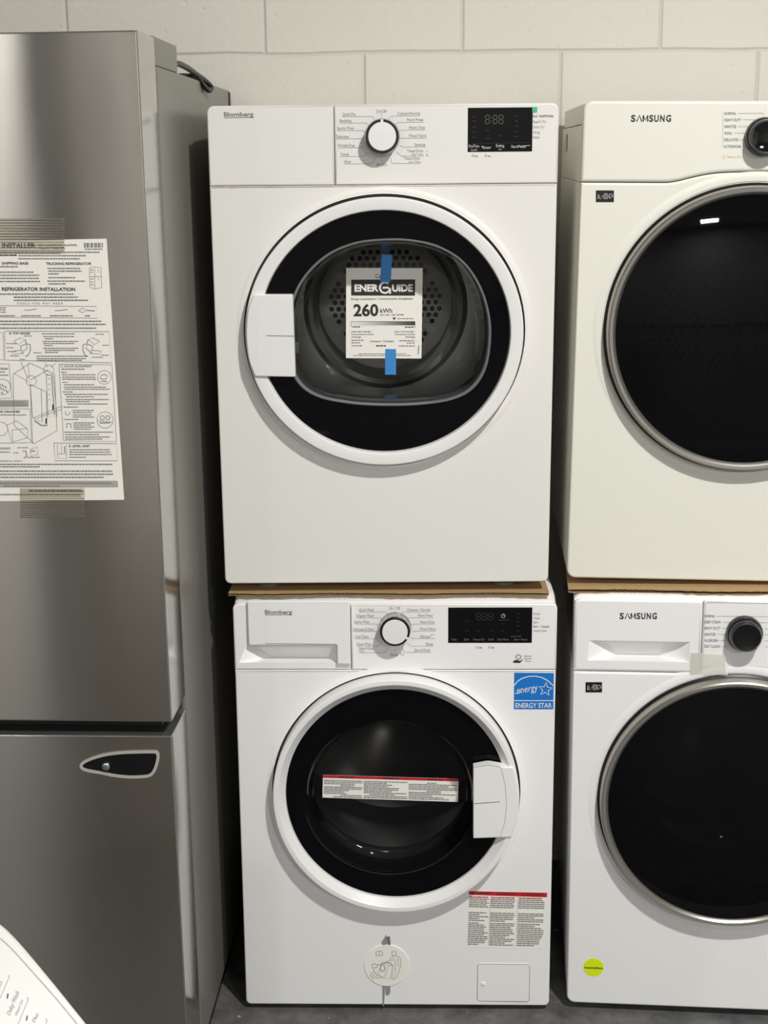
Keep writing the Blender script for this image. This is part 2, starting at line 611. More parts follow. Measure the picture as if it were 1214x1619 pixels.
class Pen:
    """prints on a plane of a Frame, given places seen in the photograph"""

    def __init__(self, mb, fr, out):
        self.mb, self.fr, self.out = mb, fr, out
        self.mm = None

    def p(self, x, y):
        return self.fr.at(x, y, self.out)

    def text(self, s, x0, x1, yb, h, m, bold=0.0, lift=0.0004, yb1=None, shear=0.0):
        pts, fcs = glyphs(s, bold)
        if not pts:
            return
        lo = min(p[0] for p in pts); hi = max(p[0] for p in pts)
        A = Vector(self.p(x0, yb))
        B = Vector(self.p(x1, yb if yb1 is None else yb1))
        Ct = Vector(self.p(x0, yb - h))
        U = (B - A)
        if yb1 is None:
            U = Vector((U.length, 0)) if U.x > 0 else U
        H = (Ct - A).length
        V = Vector((-U.y, U.x)).normalized() * H
        pts = [((p[0] - lo) / (hi - lo) + shear * p[1] / CAP, p[1] / CAP) for p in pts]
        self.mb.use(m).affine(pts, fcs, A, U, V, -(self.out + lift))

    def line(self, pix, wpx, m, lift=0.0004, closed=False):
        a = Vector(self.p(*pix[0])); b = Vector(self.p(pix[0][0] + 1, pix[0][1]))
        self.mb.use(m).strip([self.p(*q) for q in pix], wpx * (b - a).length, -(self.out + lift), closed)

    def rect(self, x0, y0, x1, y1, m, lift=0.0004):
        self.mb.use(m).quad([self.p(x0, y1), self.p(x1, y1), self.p(x1, y0), self.p(x0, y0)], -(self.out + lift))

    def quad(self, pix, m, lift=0.0004):
        self.mb.use(m).quad([self.p(*q) for q in pix], -(self.out + lift))

    def poly(self, pix, m, lift=0.0004):
        self.mb.use(m).poly([self.p(*q) for q in pix], -(self.out + lift))

    def words(self, x0, x1, y, h, m, y1=None, lift=0.0004, wl=(2.0, 6.5), gap=1.0):
        """illegible small print: word-long dashes"""
        x = x0
        while x < x1 - 1:
            wd = min(rnd.uniform(*wl), x1 - x)
            t0 = (x - x0) / max(1e-6, x1 - x0); t1 = (x + wd - x0) / max(1e-6, x1 - x0)
            ya = y if y1 is None else y + (y1 - y) * t0
            yb = y if y1 is None else y + (y1 - y) * t1
            self.mb.use(m).quad([self.p(x, ya), self.p(x + wd, yb), self.p(x + wd, yb - h), self.p(x, ya - h)], -(self.out + lift))
            x += wd + gap


def struct(o):
    o['kind'] = 'structure'
    return o


# ------------------------------------------------------------------ the room
RX0, RX1, RY0, RY1, RH = -5.6, 5.2, -12.0, 0.6, 4.4
CEILM = mat('ceiling_paint', rgb(196, 194, 188), 0.8)
ROOMM = mat('room_paint', rgb(172, 169, 162), 0.8)
b = MB().use(FLOORM); b.box(RX0, RX1, RY0, RY1 + 0.15, -0.12, 0.0); struct(b.build('floor'))
b = MB().use(WALLM); b.box(RX0, RX1, RY1, RY1 + 0.15, 0.0, RH); struct(b.build('wall_back'))
b = MB().use(CEILM); b.box(RX0, RX1, RY0, RY1 + 0.15, RH, RH + 0.1); struct(b.build('ceiling'))
b = MB().use(ROOMM); b.box(RX0 - 0.12, RX0, RY0, RY1 + 0.15, -0.12, RH + 0.1); struct(b.build('wall_left'))
b = MB().use(ROOMM); b.box(RX1, RX1 + 0.12, RY0, RY1 + 0.15, -0.12, RH + 0.1); struct(b.build('wall_right'))
b = MB().use(ROOMM); b.box(RX0, RX1, RY0 - 0.12, RY0, -0.12, RH + 0.1); struct(b.build('wall_front'))
b = MB().use(mat('added_column_paint', rgb(40, 40, 42), 0.6)); b.box(-1.98, -1.70, -4.4, -4.1, 0.0, RH); struct(b.build('added_column_1'))  # unseen dark column added so the fridge door reflects a dark band


# ------------------------------------------------------------------ shared machine pieces
def hex_plate(mb, cx_, cz_, y, R, pitch, hr, skip=0.0):
    mb.use(DRUMD).lathe([(R * 1.12, y + 0.02), (R * 1.1, y + 0.004), (R, y), (0, y)], cx_, cz_)
    mb.use(HOLE)
    n = int(R / pitch) + 2
    for j in range(-n, n + 1):
        for i in range(-n, n + 1):
            x = (i + 0.5 * (j & 1)) * pitch; z = j * pitch * 0.866
            d = math.hypot(x, z)
            if d > R - hr * 1.4 or d < skip:
                continue
            a = math.degrees(math.atan2(z, x)) % 60
            if min(a - 30 if a > 30 else 30 - a, 99) < 5.2 * (0.09 / max(d, 0.03)) and d > 0.04:
                continue
            lp = [mb.v(cx_ + x + hr * math.cos(k * math.pi / 3 + 0.5), y - 0.0006, cz_ + z + hr * math.sin(k * math.pi / 3 + 0.5)) for k in range(6)]
            mb.f(lp, False)
    # raised spokes
    mb.use(DRUMD)
    for k in range(6):
        a = math.radians(30 + 60 * k)
        t = Vector((math.cos(a), math.sin(a))); nn = Vector((-t.y, t.x)) * 0.006
        p0, p1 = t * 0.035, t * (R * 0.97)
        A = [(cx_ + q.x, cz_ + q.y) for q in (p0 - nn, p1 - nn, p1 + nn, p0 + nn)]
        mb.slab(A, y - 0.006, 0.006, 0.0, back=False)


def white_knob(fr, parent, px, py, rpx, notch_deg):
    c0 = Vector(fr.at(px, py, 0.028))
    r = (Vector(fr.at(px + rpx, py, 0.028)) - c0).length
    k = MB().use(CHROME)
    k.lathe([(r * 1.10, 0.0), (r * 1.10, -0.003), (r * 1.05, -0.005), (r * 1.03, -0.025)], c0.x, c0.y)
    k.use(BLACKP).lathe([(r * 1.03, -0.025), (r * 1.01, -0.0275), (r * 0.97, -0.0285), (r * 0.875, -0.0285), (r * 0.87, -0.026)], c0.x, c0.y)
    ko = k.build('program_knob', parent)
    k = MB().use(WHITE2)
    k.lathe([(r * 0.87, -0.024), (r * 0.87, -0.0285), (r * 0.84, -0.0298), (0, -0.0302)], c0.x, c0.y)
    a = math.radians(notch_deg)
    t = Vector((math.cos(a), math.sin(a))); nn = Vector((-t.y, t.x)) * 0.0022
    q = [c0 + t * r * 0.84 - nn, c0 + t * r * 1.03 - nn, c0 + t * r * 1.03 + nn, c0 + t * r * 0.84 + nn]
    k.slab([tuple(x) for x in q], -0.0296, 0.003, 0.0)
    k.build('knob_cap', ko, 'white knob cap with a pointer notch')


def feet(fr, width, parent, support, z1, depth, name='foot', x0=0.0):
    """four levelling feet reaching down to the surface that carries the machine"""
    for x in (x0 + 0.06, x0 + width - 0.06):
        for y in (0.06, depth - 0.06):
            p = fr.loc + fr.R @ Vector((x, y, 0))
            z0 = -max(0.0035, p.z - support(p.x, p.y))
            f = MB(Matrix.Rotation(math.radians(90), 4, 'X')).use(GREYP)
            # lathe axis is y; after the turn it stands upright
            k = min(0.006, -z0 * 0.5)
            f.lathe([(0.0001, z0), (0.022, z0), (0.022, z0 + k), (0.014, z0 + k + 0.001), (0.014, z1)], x, -y, n=20)
            f.build(name, parent)


# ------------------------------------------------------------------ dryer with the taped energy guide
D = Frame((0.0, 0.0, 0.8684), (0.0045, 0, 0))
dry = D.thing('tumble_dryer', 'white compact dryer with clear-windowed black door and blue-taped energy sheet, stacked on the middle washer', 'dryer')
ZS = 0.7128
CXD, CZD, RXD, RZD = 0.0, 0.4597, 0.2425, 0.2330
bl, brr = D.at(355.6, 915), D.at(866.8, 910)
body = round_poly([(bl[0], 0.0), (brr[0], 0.0), (0.2985, ZS - 0.0005), (-0.2985, ZS - 0.0005)], [0.012, 0.012, 0.001, 0.001])
b = MB().use(WHITE)
hole = circle(CXD, CZD, 1.022 * RXD, 1.022 * RZD, 128)
b.slab(body, 0.0, 0.565, 0.003, [hole], 0.06)
# raised round bezel pressed into the front panel
cab = b.build('cabinet', dry)
b = MB().use(WHITE)
b.lathe([(1.075, 0.0), (1.062, -0.0006), (1.048, -0.0011), (1.036, -0.0010), (1.025, 0.0004), (1.022, 0.008)], CXD, CZD, RXD, RZD, 128)
b.build('pressed_ring', cab)
# top panel
b = MB().use(WHITE)
pl = D.at(528.5, 230)[0]
b.slab(rr(-0.2985, pl - 0.0006, ZS + 0.0003, 0.8455, (0.001, 0.001, 0.001, 0.012)), 0.0, 0.05, 0.0025)
b.build('tank_drawer', dry, 'blank white water tank drawer front with logo')
b = MB().use(WHITE)
b.slab(rr(pl + 0.0006, 0.2990, ZS + 0.0005, 0.8455, (0.001, 0.001, 0.012, 0.001)), -0.0005, 0.05, 0.0025)
panel = b.build('control_panel', dry)
b = MB().use(WHITE)
b.box(-0.2965, 0.2965, 0.05, 0.565, ZS + 0.0005, 0.8435)
b.build('top_cover', dry)

b = MB()
P = Pen(b, D, 0.0)
P.text('Blomberg', 354, 400.8, 184.2, 6.6, TEXT, 0.03)
P.line([(354.5, 186.2), (401, 185.6)], 1.0, TEXT)
b.build('logo_lettering', dry)

b = MB()
P = Pen(b, D, 0.0005)
H = 4.7
for s, x0, x1, yb, ln in (
        ('Quick Dry', 541.5, 563, 183.0, [(541.5, 184.6), (588, 184.0), (590.5, 185.5), (592, 189.5)]),
        ('Bedding', 537, 555.5, 193.2, [(537, 194.8), (578, 194.3), (582, 197)]),
        ('Sports Wear', 533, 560, 205.0, [(533, 206.6), (573, 206.3), (576, 207.5)]),
        ('Delicates', 531.5, 551.5, 218.4, [(531.5, 219.8), (575, 219.3)]),
        ('Wrinkle Free', 534, 561, 232.4, [(534, 233.8), (572, 233.4), (577, 231)]),
        ('Towel', 538, 551, 246.2, [(538, 247.7), (577, 247.2), (583, 241.5)]),
        ('Wool', 543.5, 554.5, 258.0, [(543.5, 259.3), (587, 258.7), (590, 256), (593, 249)]),
        ('Cottons/Normal', 628, 664, 181.6, [(664, 183.0), (620, 183.6), (617, 185), (615, 189.5)]),
        ('Perm Press', 643.5, 669, 191.6, [(669, 193.2), (630, 193.7), (624.5, 197)]),
        ('Heavy Duty', 646.5, 672, 203.8, [(672, 205.3), (635, 205.8), (631, 207.5)]),
        ('Mixed Fabric', 646.5, 674.5, 216.8, [(674.5, 218.2), (631, 218.6)]),
        ('Sanitize', 655.5, 672.5, 231.0, [(673, 232.3), (637, 232.6), (632, 230)]),
        ('Timed Dryer', 643.5, 669.5, 240.8, [(670, 246.6), (635, 246.8), (626, 239.5)]),
        ('Timed Dryer', 638.5, 664.5, 252.6, [(665, 258.3), (622, 258.6), (619, 257), (617.5, 250)]),
        ('Air Dry', 595, 612, 262.4, [(603.5, 250), (603.5, 255)]),
        ('On/Off', 595, 611, 178.4, [(603, 180), (603, 187)])):
    P.text(s, x0, x1, yb, H, TEXT, 0.004)
    P.line(ln, 0.55, TEXT)
P.text('(High Temp.)', 650, 669, 245.2, 2.8, TEXT)
P.text('(Low Temp.)', 646, 665, 257.2, 2.8, TEXT)
for t in ([(674, 240), (676, 238.5)], [(674.5, 243), (675.5, 247), (677.5, 246)]):
    P.line(t, 1.0, TEXT)
b.build('program_lettering', panel)
b = MB()
P = Pen(b, D, 0.0005)
for s, x1, yb, wgt in (('End / AntiWrinkle', 874.5, 185.6, 0.008), ('Regular Dry', 863.5, 194.2, 0.0), ('Damp Dry', 860.5, 202.6, 0.0), ('Drying', 853.5, 211.2, 0.0), ('Ready', 853, 219.0, 0.0)):
    P.text(s, 842.5, x1, yb, 4.2, TEXT if wgt == 0 else TEXTD, wgt)
b.build('indicator_lettering', panel)
for x in (747, 767):
    b = MB()
    P = Pen(b, D, 0.0005)
    P.line([(x - 1, 247), (x, 244.5), (x + 2.5, 244.5), (x + 2.5, 247.5), (x - 1, 247)], 0.7, TEXT)
    P.words(x + 4, x + 9, 248, 2, TEXTL, wl=(4, 5))
    b.build('key_icon', panel)

b = MB().use(DISPLAY)
q = [D.at(739.2, 241), D.at(841, 238.6), D.at(840.6, 169.4), D.at(738.8, 170.8)]
x0, x1 = q[0][0], q[1][0]
z0, z1 = (q[0][1] + q[1][1]) / 2, (q[2][1] + q[3][1]) / 2
b.slab([(x0, z0), (x1, z0), (x1, z1), (x0, z1)], -0.0012, 0.0012, 0.0002, n=1)
P = Pen(b, D, 0.0012)


def seg8(P, x0, x1, y0, y1, m, wpx=1.0):
    ym = (y0 + y1) / 2
    g = 0.8
    for a, c in (((x0 + g, y0), (x1 - g, y0)), ((x0 + g, ym), (x1 - g, ym)), ((x0 + g, y1), (x1 - g, y1)),
                 ((x0, y0 + g), (x0, ym - g)), ((x1, y0 + g), (x1, ym - g)), ((x0, ym + g), (x0, y1 - g)), ((x1, ym + g), (x1, y1 - g))):
        P.line([a, c], wpx, m)


seg8(P, 767.5, 773.5, 182, 195.5, SEG)
seg8(P, 779.5, 785.5, 182, 195.5, SEG)
seg8(P, 789, 795, 182, 195.5, SEG)
P.rect(775.8, 185.5, 777, 186.8, SEG); P.rect(775.8, 191, 777, 192.2, SEG)
LP = mat('display_print', rgb(196, 196, 196), 0.5)
P.text('Dry/Time', 741, 757.5, 233.2, 4.4, LP, 0.006)
P.text('Level', 744.5, 754, 238.6, 3.6, LP)
P.text('Buzzer', 763, 776.5, 235.2, 4.2, LP, 0.006)
P.rect(761, 231, 763.5, 232.6, LP)
P.text('Ending', 784, 797, 232.6, 4.6, LP, 0.006)
P.text('in', 788.5, 792.5, 237.4, 3.4, LP)
P.text('Start/Pause', 808, 831, 233.8, 4.4, LP, 0.006)
P.line([(818, 231.4), (838, 229.8)], 0.9, LP)
for x, ys in ((749, (185, 192, 201.5, 209, 217.5)), (770.5, (207, 219.5)), (790.5, (215.5,)), (816, (184, 192, 200, 208.5, 217))):
    for y in ys:
        P.words(x - 2.5, x + 3.5, y, 1.3, SEGD, wl=(2, 5))
P.line([(744, 227.4), (836, 225.2)], 0.5, SEGD)
disp = b.build('display', panel)
b = MB()
P = Pen(b, D, 0.0005)
P.rect(841.2, 169.2, 849.2, 177.0, GREEN, 0.0015)
b.build('film_tab', panel, 'small green film tab at the corner of the display')
white_knob(D, panel, 604, 215.8, 25.6, 90)

# door
b = MB().use(WHITE2)
prof = [(0.985, 0.008), (1.0, 0.006), (1.0, -0.0240), (1.0, -0.0246), (0.9985, -0.0264), (0.995, -0.0272), (0.991, -0.0274), (0.988, -0.0275), (0.920, -0.0264), (0.917, -0.0263), (0.910, -0.0257), (0.9065, -0.0240), (0.9040, -0.0200), (0.902, -0.012)]
b.lathe(prof, CXD, CZD, RXD, RZD, 128)
b.use(RUBBER).lathe([(1.022, 0.008), (0.985, 0.008)], CXD, CZD, RXD, RZD, 128)
door = b.build('door', dry)
win_px = [(612, 377), (560, 383), (513, 404), (476, 442), (457, 487), (452, 535), (457, 578), (474, 610), (505, 629), (556, 639), (612, 642),
          (668, 640), (716, 632), (748, 615), (768, 584), (776, 540), (774, 497), (760, 452), (733, 413), (695, 389), (655, 379)]
win = smooth_closed([D.at(x, y, 0.012) for x, y in win_px], 6)
b = MB().use(BLACKGLASS)
o_l = b.loop(circle(CXD, CZD, 0.9035 * RXD, 0.9035 * RZD, 120), -0.0135)
i_l = b.loop(win, -0.0125)
b.fill([o_l, i_l])
b.build('door_glass', door, 'glossy black glass ring of the door')
cw = (sum(p[0] for p in win) / len(win), sum(p[1] for p in win) / len(win) + 0.004)


def sc(k, dz=0.0):
    return [(cw[0] + (x - cw[0]) * k, cw[1] + dz + (z - cw[1]) * k) for x, z in win]


b = MB().use(CLEAR)
b.use(GEDGE)
lps = [(1.0, -0.0125), (0.994, -0.0142), (0.984, -0.0142), (0.974, -0.0115), (0.969, -0.006), (0.945, -0.002), (0.925, 0.012), (0.90, 0.030), (0.87, 0.050), (0.835, 0.066), (0.79, 0.074), (0.74, 0.0765)]
prev = None
for k, y in lps:
    lp = b.loop(sc(k), y)
    if prev:
        b.use(GEDGE if k > 0.968 else CLEAR).bridge(prev, lp)
    prev = lp
b.fill([prev])
b.build('door_window', door, 'clear glass bowl set into the black door')
# handle plate over the left of the ring
b = MB().use(WHITE2)
hp = [D.at(x, y, 0.031) for x, y in ((403.5, 595), (467, 596), (462.5, 466), (401, 466), (391.5, 490), (388.8, 530), (393, 570))]
b.slab(round_poly(hp, [0.002, 0.002, 0.003, 0.004, 0.012, 0.014, 0.012]), -0.032, 0.02, 0.002)
P = Pen(b, D, 0.032)
hd = b.build('door_handle', door, 'smooth white handle plate')
b = MB()
P = Pen(b, D, 0.032)
P.line([(421, 530.6), (465, 531.4)], 1.3, TEXTL)
P.line([(408, 476), (405, 505), (405.5, 545), (408.5, 575), (411.5, 591)], 0.8, WHITE)
b.build('handle_seam', hd)

# drum
b = MB().use(BULK)
bz = [(0.80, 0.080), (0.76, 0.092)]
o_l = b.loop(circle(CXD, CZD, 0.235, 0.235, 120), 0.062)
i_l = b.loop(sc(1.0), 0.066)
b.fill([o_l, i_l])
l2 = b.loop(sc(0.97, -0.002), 0.085)
b.bridge(i_l, l2)
l3 = b.loop(circle(CXD, CZD, 0.222, 0.222, len(win)), 0.10)
b.use(RUBBER)
b.build('door_seal', dry, 'dark grey frame around the drum opening')
b = MB().use(DRUM)
b.lathe([(0.262, 0.085), (0.262, 0.20), (0.258, 0.205), (0.262, 0.21), (0.262, 0.33), (0.258, 0.335), (0.262, 0.34), (0.262, 0.43), (0.25, 0.45), (0.17, 0.455), (0.16, 0.448), (0.15, 0.452)], CXD, CZD, n=96)
hex_plate(b, CXD, CZD + 0.01, 0.440, 0.124, 0.0148, 0.0056, 0.02)
b.use(DRUM)
for k in range(3):
    a = math.radians(95 + 120 * k)
    t = Vector((math.cos(a), math.sin(a)))
    nn = Vector((-t.y, t.x))
    r1, r2 = 0.262, 0.215
    ring = []
    for y in (0.11, 0.13, 0.41, 0.43):
        r_ = r1 - 0.002 if y in (0.11, 0.43) else r2
        ring.append([b.v(CXD + (t * r1 + nn * s * 0.035).x if not tip else CXD + (t * r_ + nn * s * 0.012).x, y, CZD + (t * r1 + nn * s * 0.035).y if not tip else CZD + (t * r_ + nn * s * 0.012).y) for s, tip in ((-1, 0), (-1, 1), (1, 1), (1, 0))])
    for i in range(3):
        b.bridge(ring[i], ring[i + 1], True, False)
b.build('drum', dry, 'grey steel drum with a perforated rear plate')
feet(D, 0.56, dry, lambda x, y: 0.0126 + 0.8325 + 0.0052 + 0.0008 - 0.0104 * (y + 0.0238), 0.002, 0.56, x0=-0.28)

# energy guide taped inside the concave door window
OG = -0.0755
og = D.at(607, 566, OG)
guide = D.thing('energy_label', 'white printed energy consumption sheet reading 260 kWh, taped to the upper dryer door', 'label', (og[0], -OG, og[1]))
XF = Matrix.Translation((-og[0], OG, -og[1]))
b = MB(XF)
P = Pen(b, D, OG + 0.0005)
b.use(PAPER)
qs = [P.p(546.8, 566.2), P.p(666.2, 566.8), P.p(668.2, 424), P.p(547.2, 423.6)]
b.slab(qs, -(OG + 0.0005), 0.0004, 0.0)
BL = mat('label_black', rgb(42, 40, 38), 0.6)
P.text('Canada', 593.5, 617, 439.4, 6.0, BL)
P.quad([(555.2, 467.2), (656.0, 467.4), (656.3, 441.8), (555.2, 442.2)], BL)
WP = mat('label_white', rgb(240, 238, 230), 0.6)
P.text('ENER', 560.5, 598.5, 460.6, 10.4, WP, 0.045, 0.0008)
P.text('UIDE', 619.8, 652.5, 460.6, 10.4, WP, 0.045, 0.0008)
ring = [(608.5 + 8.0 * math.cos(math.radians(a)), 454.8 - 8.4 * math.sin(math.radians(a))) for a in range(48, 345, 12)]
P.line(ring, 3.0, WP, 0.0008)
P.line([(605, 455.0), (612.5, 454.6), (616.8, 457), (616.6, 464.6)], 2.8, WP, 0.0010)
P.text('Energy consumption / Consommation énergétique', 555.2, 652.5, 474.2, 3.2, BL, 0.006)
P.text('260', 558.8, 598.2, 499.4, 17.6, BL, 0.03)
P.text('kWh', 601, 620, 494.6, 6.8, BL, 0.012)
P.text('per year / par année', 601, 638, 498.8, 2.6, BL, 0.006)
P.poly([(620.6, 502.0), (623.2, 506.4), (625.8, 502.0)], BL)
P.words(628, 653.5, 504.4, 1.5, TEXTL, wl=(2, 5))
steps = 16
for i in range(steps):
    g = 236 - (236 - 70) * (i / (steps - 1)) ** 1.4
    mm_ = mat('scale_grey', rgb(g, g - 2, g - 6), 0.7)
    xa = 555.4 + (656.0 - 555.4) * i / steps; xb = 555.4 + (656.0 - 555.4) * (i + 1) / steps
    P.rect(xa, 508.4, xb, 514.2, mm_)
P.line([(555.4, 508.2), (656, 508.2)], 0.5, BL, 0.0006)
P.line([(555.2, 508.2), (555.2, 517)], 0.5, BL, 0.0006)
P.line([(656, 508.2), (656, 518)], 0.6, BL, 0.0006)
P.words(557.5, 571, 517.6, 1.7, BL, wl=(3, 5)); P.words(640, 654, 518, 1.7, BL, wl=(3, 5))
P.text('Uses least energy /', 555.5, 588, 525.4, 2.6, BL, 0.004)
P.text('Consomme le moins', 555.5, 590.5, 529.8, 2.6, BL, 0.004)
P.text("d'énergie", 555.5, 571, 534.0, 2.6, BL, 0.004)
P.text('Uses most energy /', 623.5, 656, 525.4, 2.6, BL, 0.004)
P.text('Consomme le plus', 624.5, 656, 529.8, 2.6, BL, 0.004)
P.text("d'énergie", 640.5, 656, 534.0, 2.6, BL, 0.004)
P.words(555.5, 574.5, 538.8, 1.6, TEXT); P.words(555.5, 569, 542.6, 1.6, TEXT)
P.words(631.5, 655.5, 539.4, 1.6, TEXT); P.words(643, 655.5, 543, 1.6, TEXT)
P.text('Compact / Compact', 584.8, 622.8, 541.0, 3.2, BL, 0.006)
P.words(555.5, 574, 547.4, 1.6, TEXT); P.words(594.5, 610, 547.6, 1.9, BL); P.words(630.5, 655.5, 547.8, 1.6, TEXT)
P.words(567, 642, 560.0, 1.2, TEXT); P.words(558.5, 651, 562.6, 1.2, TEXT)
P.line([(662, 546), (661, 560)], 1.6, TEXT)
sheet = b.build('sheet', guide)
for i, (pq, lab) in enumerate((([(600.8, 446.0), (617.6, 445.6), (620.0, 402.6), (603.4, 402.2)], 'strip of blue tape across the top edge'),
                               ([(608.6, 592.4), (626.0, 592.4), (626.0, 552.0), (609.2, 551.8)], 'strip of blue tape across the bottom edge'))):
    b = MB(XF)
    P = Pen(b, D, OG + 0.0016)
    b.use(TAPEB).slab([P.p(*k) for k in pq], -(OG + 0.0016), 0.0004, 0.0)
    b.build('tape', guide, lab)

# ------------------------------------------------------------------ washer under the dryer
W = Frame((0.0145, -0.0238, 0.0126), (-0.0104, 0, -0.0171))
wash = W.thing('washing_machine', 'white front-load washer with square blue energy sticker, on the floor under the clear-windowed dryer', 'washing machine')
ZW = 0.6922
CXW, CZW, RW = 0.0005, 0.4500, 0.2305
b = MB().use(WHITEW)
body = rr(-0.2972, 0.2972, 0.0, ZW - 0.0005, (0.010, 0.010, 0.001, 0.001))
b.slab(body, 0.0, 0.56, 0.003, [circle(CXW, CZW, 1.018 * RW, 1.033 * RW, 128)], 0.06)
cab = b.build('cabinet', wash)
b = MB().use(WHITEW)
b.lathe([(1.065, 0.0), (1.05, -0.0007), (1.038, -0.0010), (1.022, 0.0004), (1.018, 0.008)], CXW, CZW, RW, RW * 1.015, 128)
b.build('pressed_ring', cab)
ZT = 0.820
# sloping worktop edge
b = MB().use(WHITEW)
sec = [(0.0065, 0.812), (0.0065, 0.8196), (0.0085, 0.8212), (0.014, 0.8228), (0.026, 0.8275), (0.034, 0.8305), (0.044, 0.832), (0.56, 0.832), (0.56, 0.812)]
prev = None
N = len(sec)
cols = []
for x, ins, drop in ((-0.2975, 0.012, 0.010), (-0.2945, 0.004, 0.003), (-0.288, 0.0, 0.0), (0.288, 0.0, 0.0), (0.2945, 0.004, 0.003), (0.2975, 0.012, 0.010)):
    cols.append([b.v(x, y + (ins if y < 0.1 else 0), max(z - drop * (1 if z > 0.8125 else 0), 0.8105)) for y, z in sec])
for i in range(len(cols) - 1):
    b.bridge(cols[i], cols[i + 1])
b.f(cols[0]); b.f(cols[-1])
b.build('worktop', wash)
ps = W.at(554.6, 1000)[0]
b = MB().use(WHITEW)
b.slab(rr(ps + 0.0007, 0.2978, ZW + 0.0008, ZT, (0.001, 0.001, 0.010, 0.001)), -0.0005, 0.05, 0.003)
panel = b.build('control_panel', wash)
b = MB().use(BLACKP)
b.box(-0.28, 0.28, 0.052, 0.55, ZW + 0.002, 0.809)
b.build('inner_frame', wash)
# detergent drawer with a finger recess
b = MB().use(WHITEW)
dl = -0.2978
rec = [W.at(389, 1021.5), W.at(532, 1021.5), W.at(532.6, 1047.6), W.at(377.5, 1047.6)]
rec = [(rec[0][0], rec[0][1]), (rec[1][0], rec[0][1]), (rec[1][0], rec[2][1]), (rec[3][0], rec[2][1])][::-1]
b.slab(rr(dl, ps - 0.0007, ZW + 0.0008, ZT, (0.001, 0.001, 0.001, 0.010)), 0.0, 0.05, 0.003, [rec], 0.0005)
inn = [W.at(391, 1012, -0.03), W.at(531, 1012, -0.03), W.at(519, 1039, -0.03), W.at(432, 1038, -0.03)][::-1]
a = b.loop(rec, 0.0005); c = b.loop(inn, 0.03)
b.bridge(a, c, False); b.f(c, False)
drw = b.build('detergent_drawer', wash)
b = MB().use(WHITEW)
dp = [W.at(390.5, 953, 0.012), W.at(553.5, 1021, 0.012)]
rx_ = W.at(533, 1040, 0.012)[0]
zt_ = dp[0][1] + 0.002; zb_ = W.at(543, 1050, 0.008)[1]
b.slab(round_poly([(dp[0][0], dp[1][1]), (rx_, dp[1][1]), (rx_, zb_), (ps - 0.001, zb_), (ps - 0.001, zt_), (dp[0][0], zt_)], 0.0015, 3), -0.0085, 0.0088, 0.0018)
b.build('drawer_plate', drw)
b = MB()
P = Pen(b, W, 0.0085)
P.text('Blomberg', 418.6, 461.8, 970.6, 6.0, TEXT, 0.03)
P.line([(419, 972.2), (462, 971.8)], 1.0, TEXT)
P.line([(419.5, 1017.2), (531.5, 1018.4)], 0.9, TEXTL)
b.build('logo_lettering', drw)
b = MB()
P = Pen(b, W, 0.0005)
H = 4.5
for s, x0, x1, yb, ln in (
        ('Quick Wash', 567.5, 591, 966.4, [(567.5, 967.8), (609, 967.6), (611.5, 969), (613, 973.5)]),
        ('Organic Wash', 563, 591, 975.6, [(563, 977.0), (601, 976.8), (604.5, 979)]),
        ('Sports Wear', 560, 584.5, 985.2, [(560, 986.6), (594, 986.4), (598, 988)]),
        ('Delicates & Dark', 558.5, 591, 997.2, [(558.5, 998.4), (596, 998.2)]),
        ('Cool Clean', 560.5, 582.5, 1008.6, [(560.5, 1009.8), (595, 1009.8)]),
        ('Down Wear', 564, 587.5, 1020.4, [(564, 1021.6), (596, 1021.6), (602, 1018)]),
        ('Hand Wash', 568, 591, 1027.4, [(568, 1032), (607, 1032), (610, 1030), (613, 1024)]),
        ('Cottons / Normal', 644, 680, 966.2, [(680, 967.8), (637, 967.6), (634.5, 969), (633, 973.5)]),
        ('Perm Press', 661, 684, 975.2, [(684.5, 976.8), (647, 976.6), (643.5, 979)]),
        ('Heavy Duty', 664, 687, 985.4, [(687.5, 986.8), (654, 986.6), (650, 988)]),
        ('Mixed Fabric', 664, 689, 996.4, [(689.5, 997.8), (652, 997.8)]),
        ('Allergen', 663.5, 680.5, 1008.4, [(687.5, 1009.6), (653, 1009.4), (649, 1008)]),
        ('Rinse', 673.5, 684.5, 1020.4, [(684.5, 1021.6), (650, 1021.6), (643.5, 1017)]),
        ('Spin & Drain', 655, 680, 1030.0, [(680.5, 1031.4), (641, 1031.4), (638.5, 1030), (636, 1024.5)]),
        ('On / Off', 615.5, 632.5, 963.8, [(624, 966), (624, 971)]),
        ('Duvet', 617, 629, 1037.4, [(624, 1026), (624, 1030)])):
    P.text(s, x0, x1, yb, H, TEXT, 0.004)
    P.line(ln, 0.55, TEXT)
P.text('Mix', 568, 575.5, 1031.2, 3.0, TEXT)
for x, y in ((683, 1004), (635.5, 1035)):
    P.line([(x - 1.5, y + 2), (x - 1.5, y - 1), (x + 3, y - 1), (x + 2, y + 2)], 0.7, TEXT)
b.build('program_lettering', panel)
b = MB()
P = Pen(b, W, 0.0005)
for s, x1, yb, m_ in (('Ready', 854, 972, TEXT), ('Wash', 853, 979, TEXT), ('Spin', 850.5, 985.6, TEXT), ('End / - Cancel', 867.5, 992.2, TEXTD), ('AntiWrinkle', 864, 999, TEXT)):
    P.text(s, 843.2, x1, yb, 3.6, m_, 0.006 if m_ is TEXTD else 0)
b.build('indicator_lettering', panel)
for x in (753, 773):
    b = MB()
    P = Pen(b, W, 0.0005)
    P.line([(x - 1, 1024.6), (x, 1021.8), (x + 2.5, 1021.8), (x + 2.5, 1024.8), (x - 1, 1024.6)], 0.7, TEXT)
    P.words(x + 4, x + 9, 1025, 2, TEXTL, wl=(4, 5))
    b.build('key_icon', panel)
b = MB()
P = Pen(b, W, 0.0005)
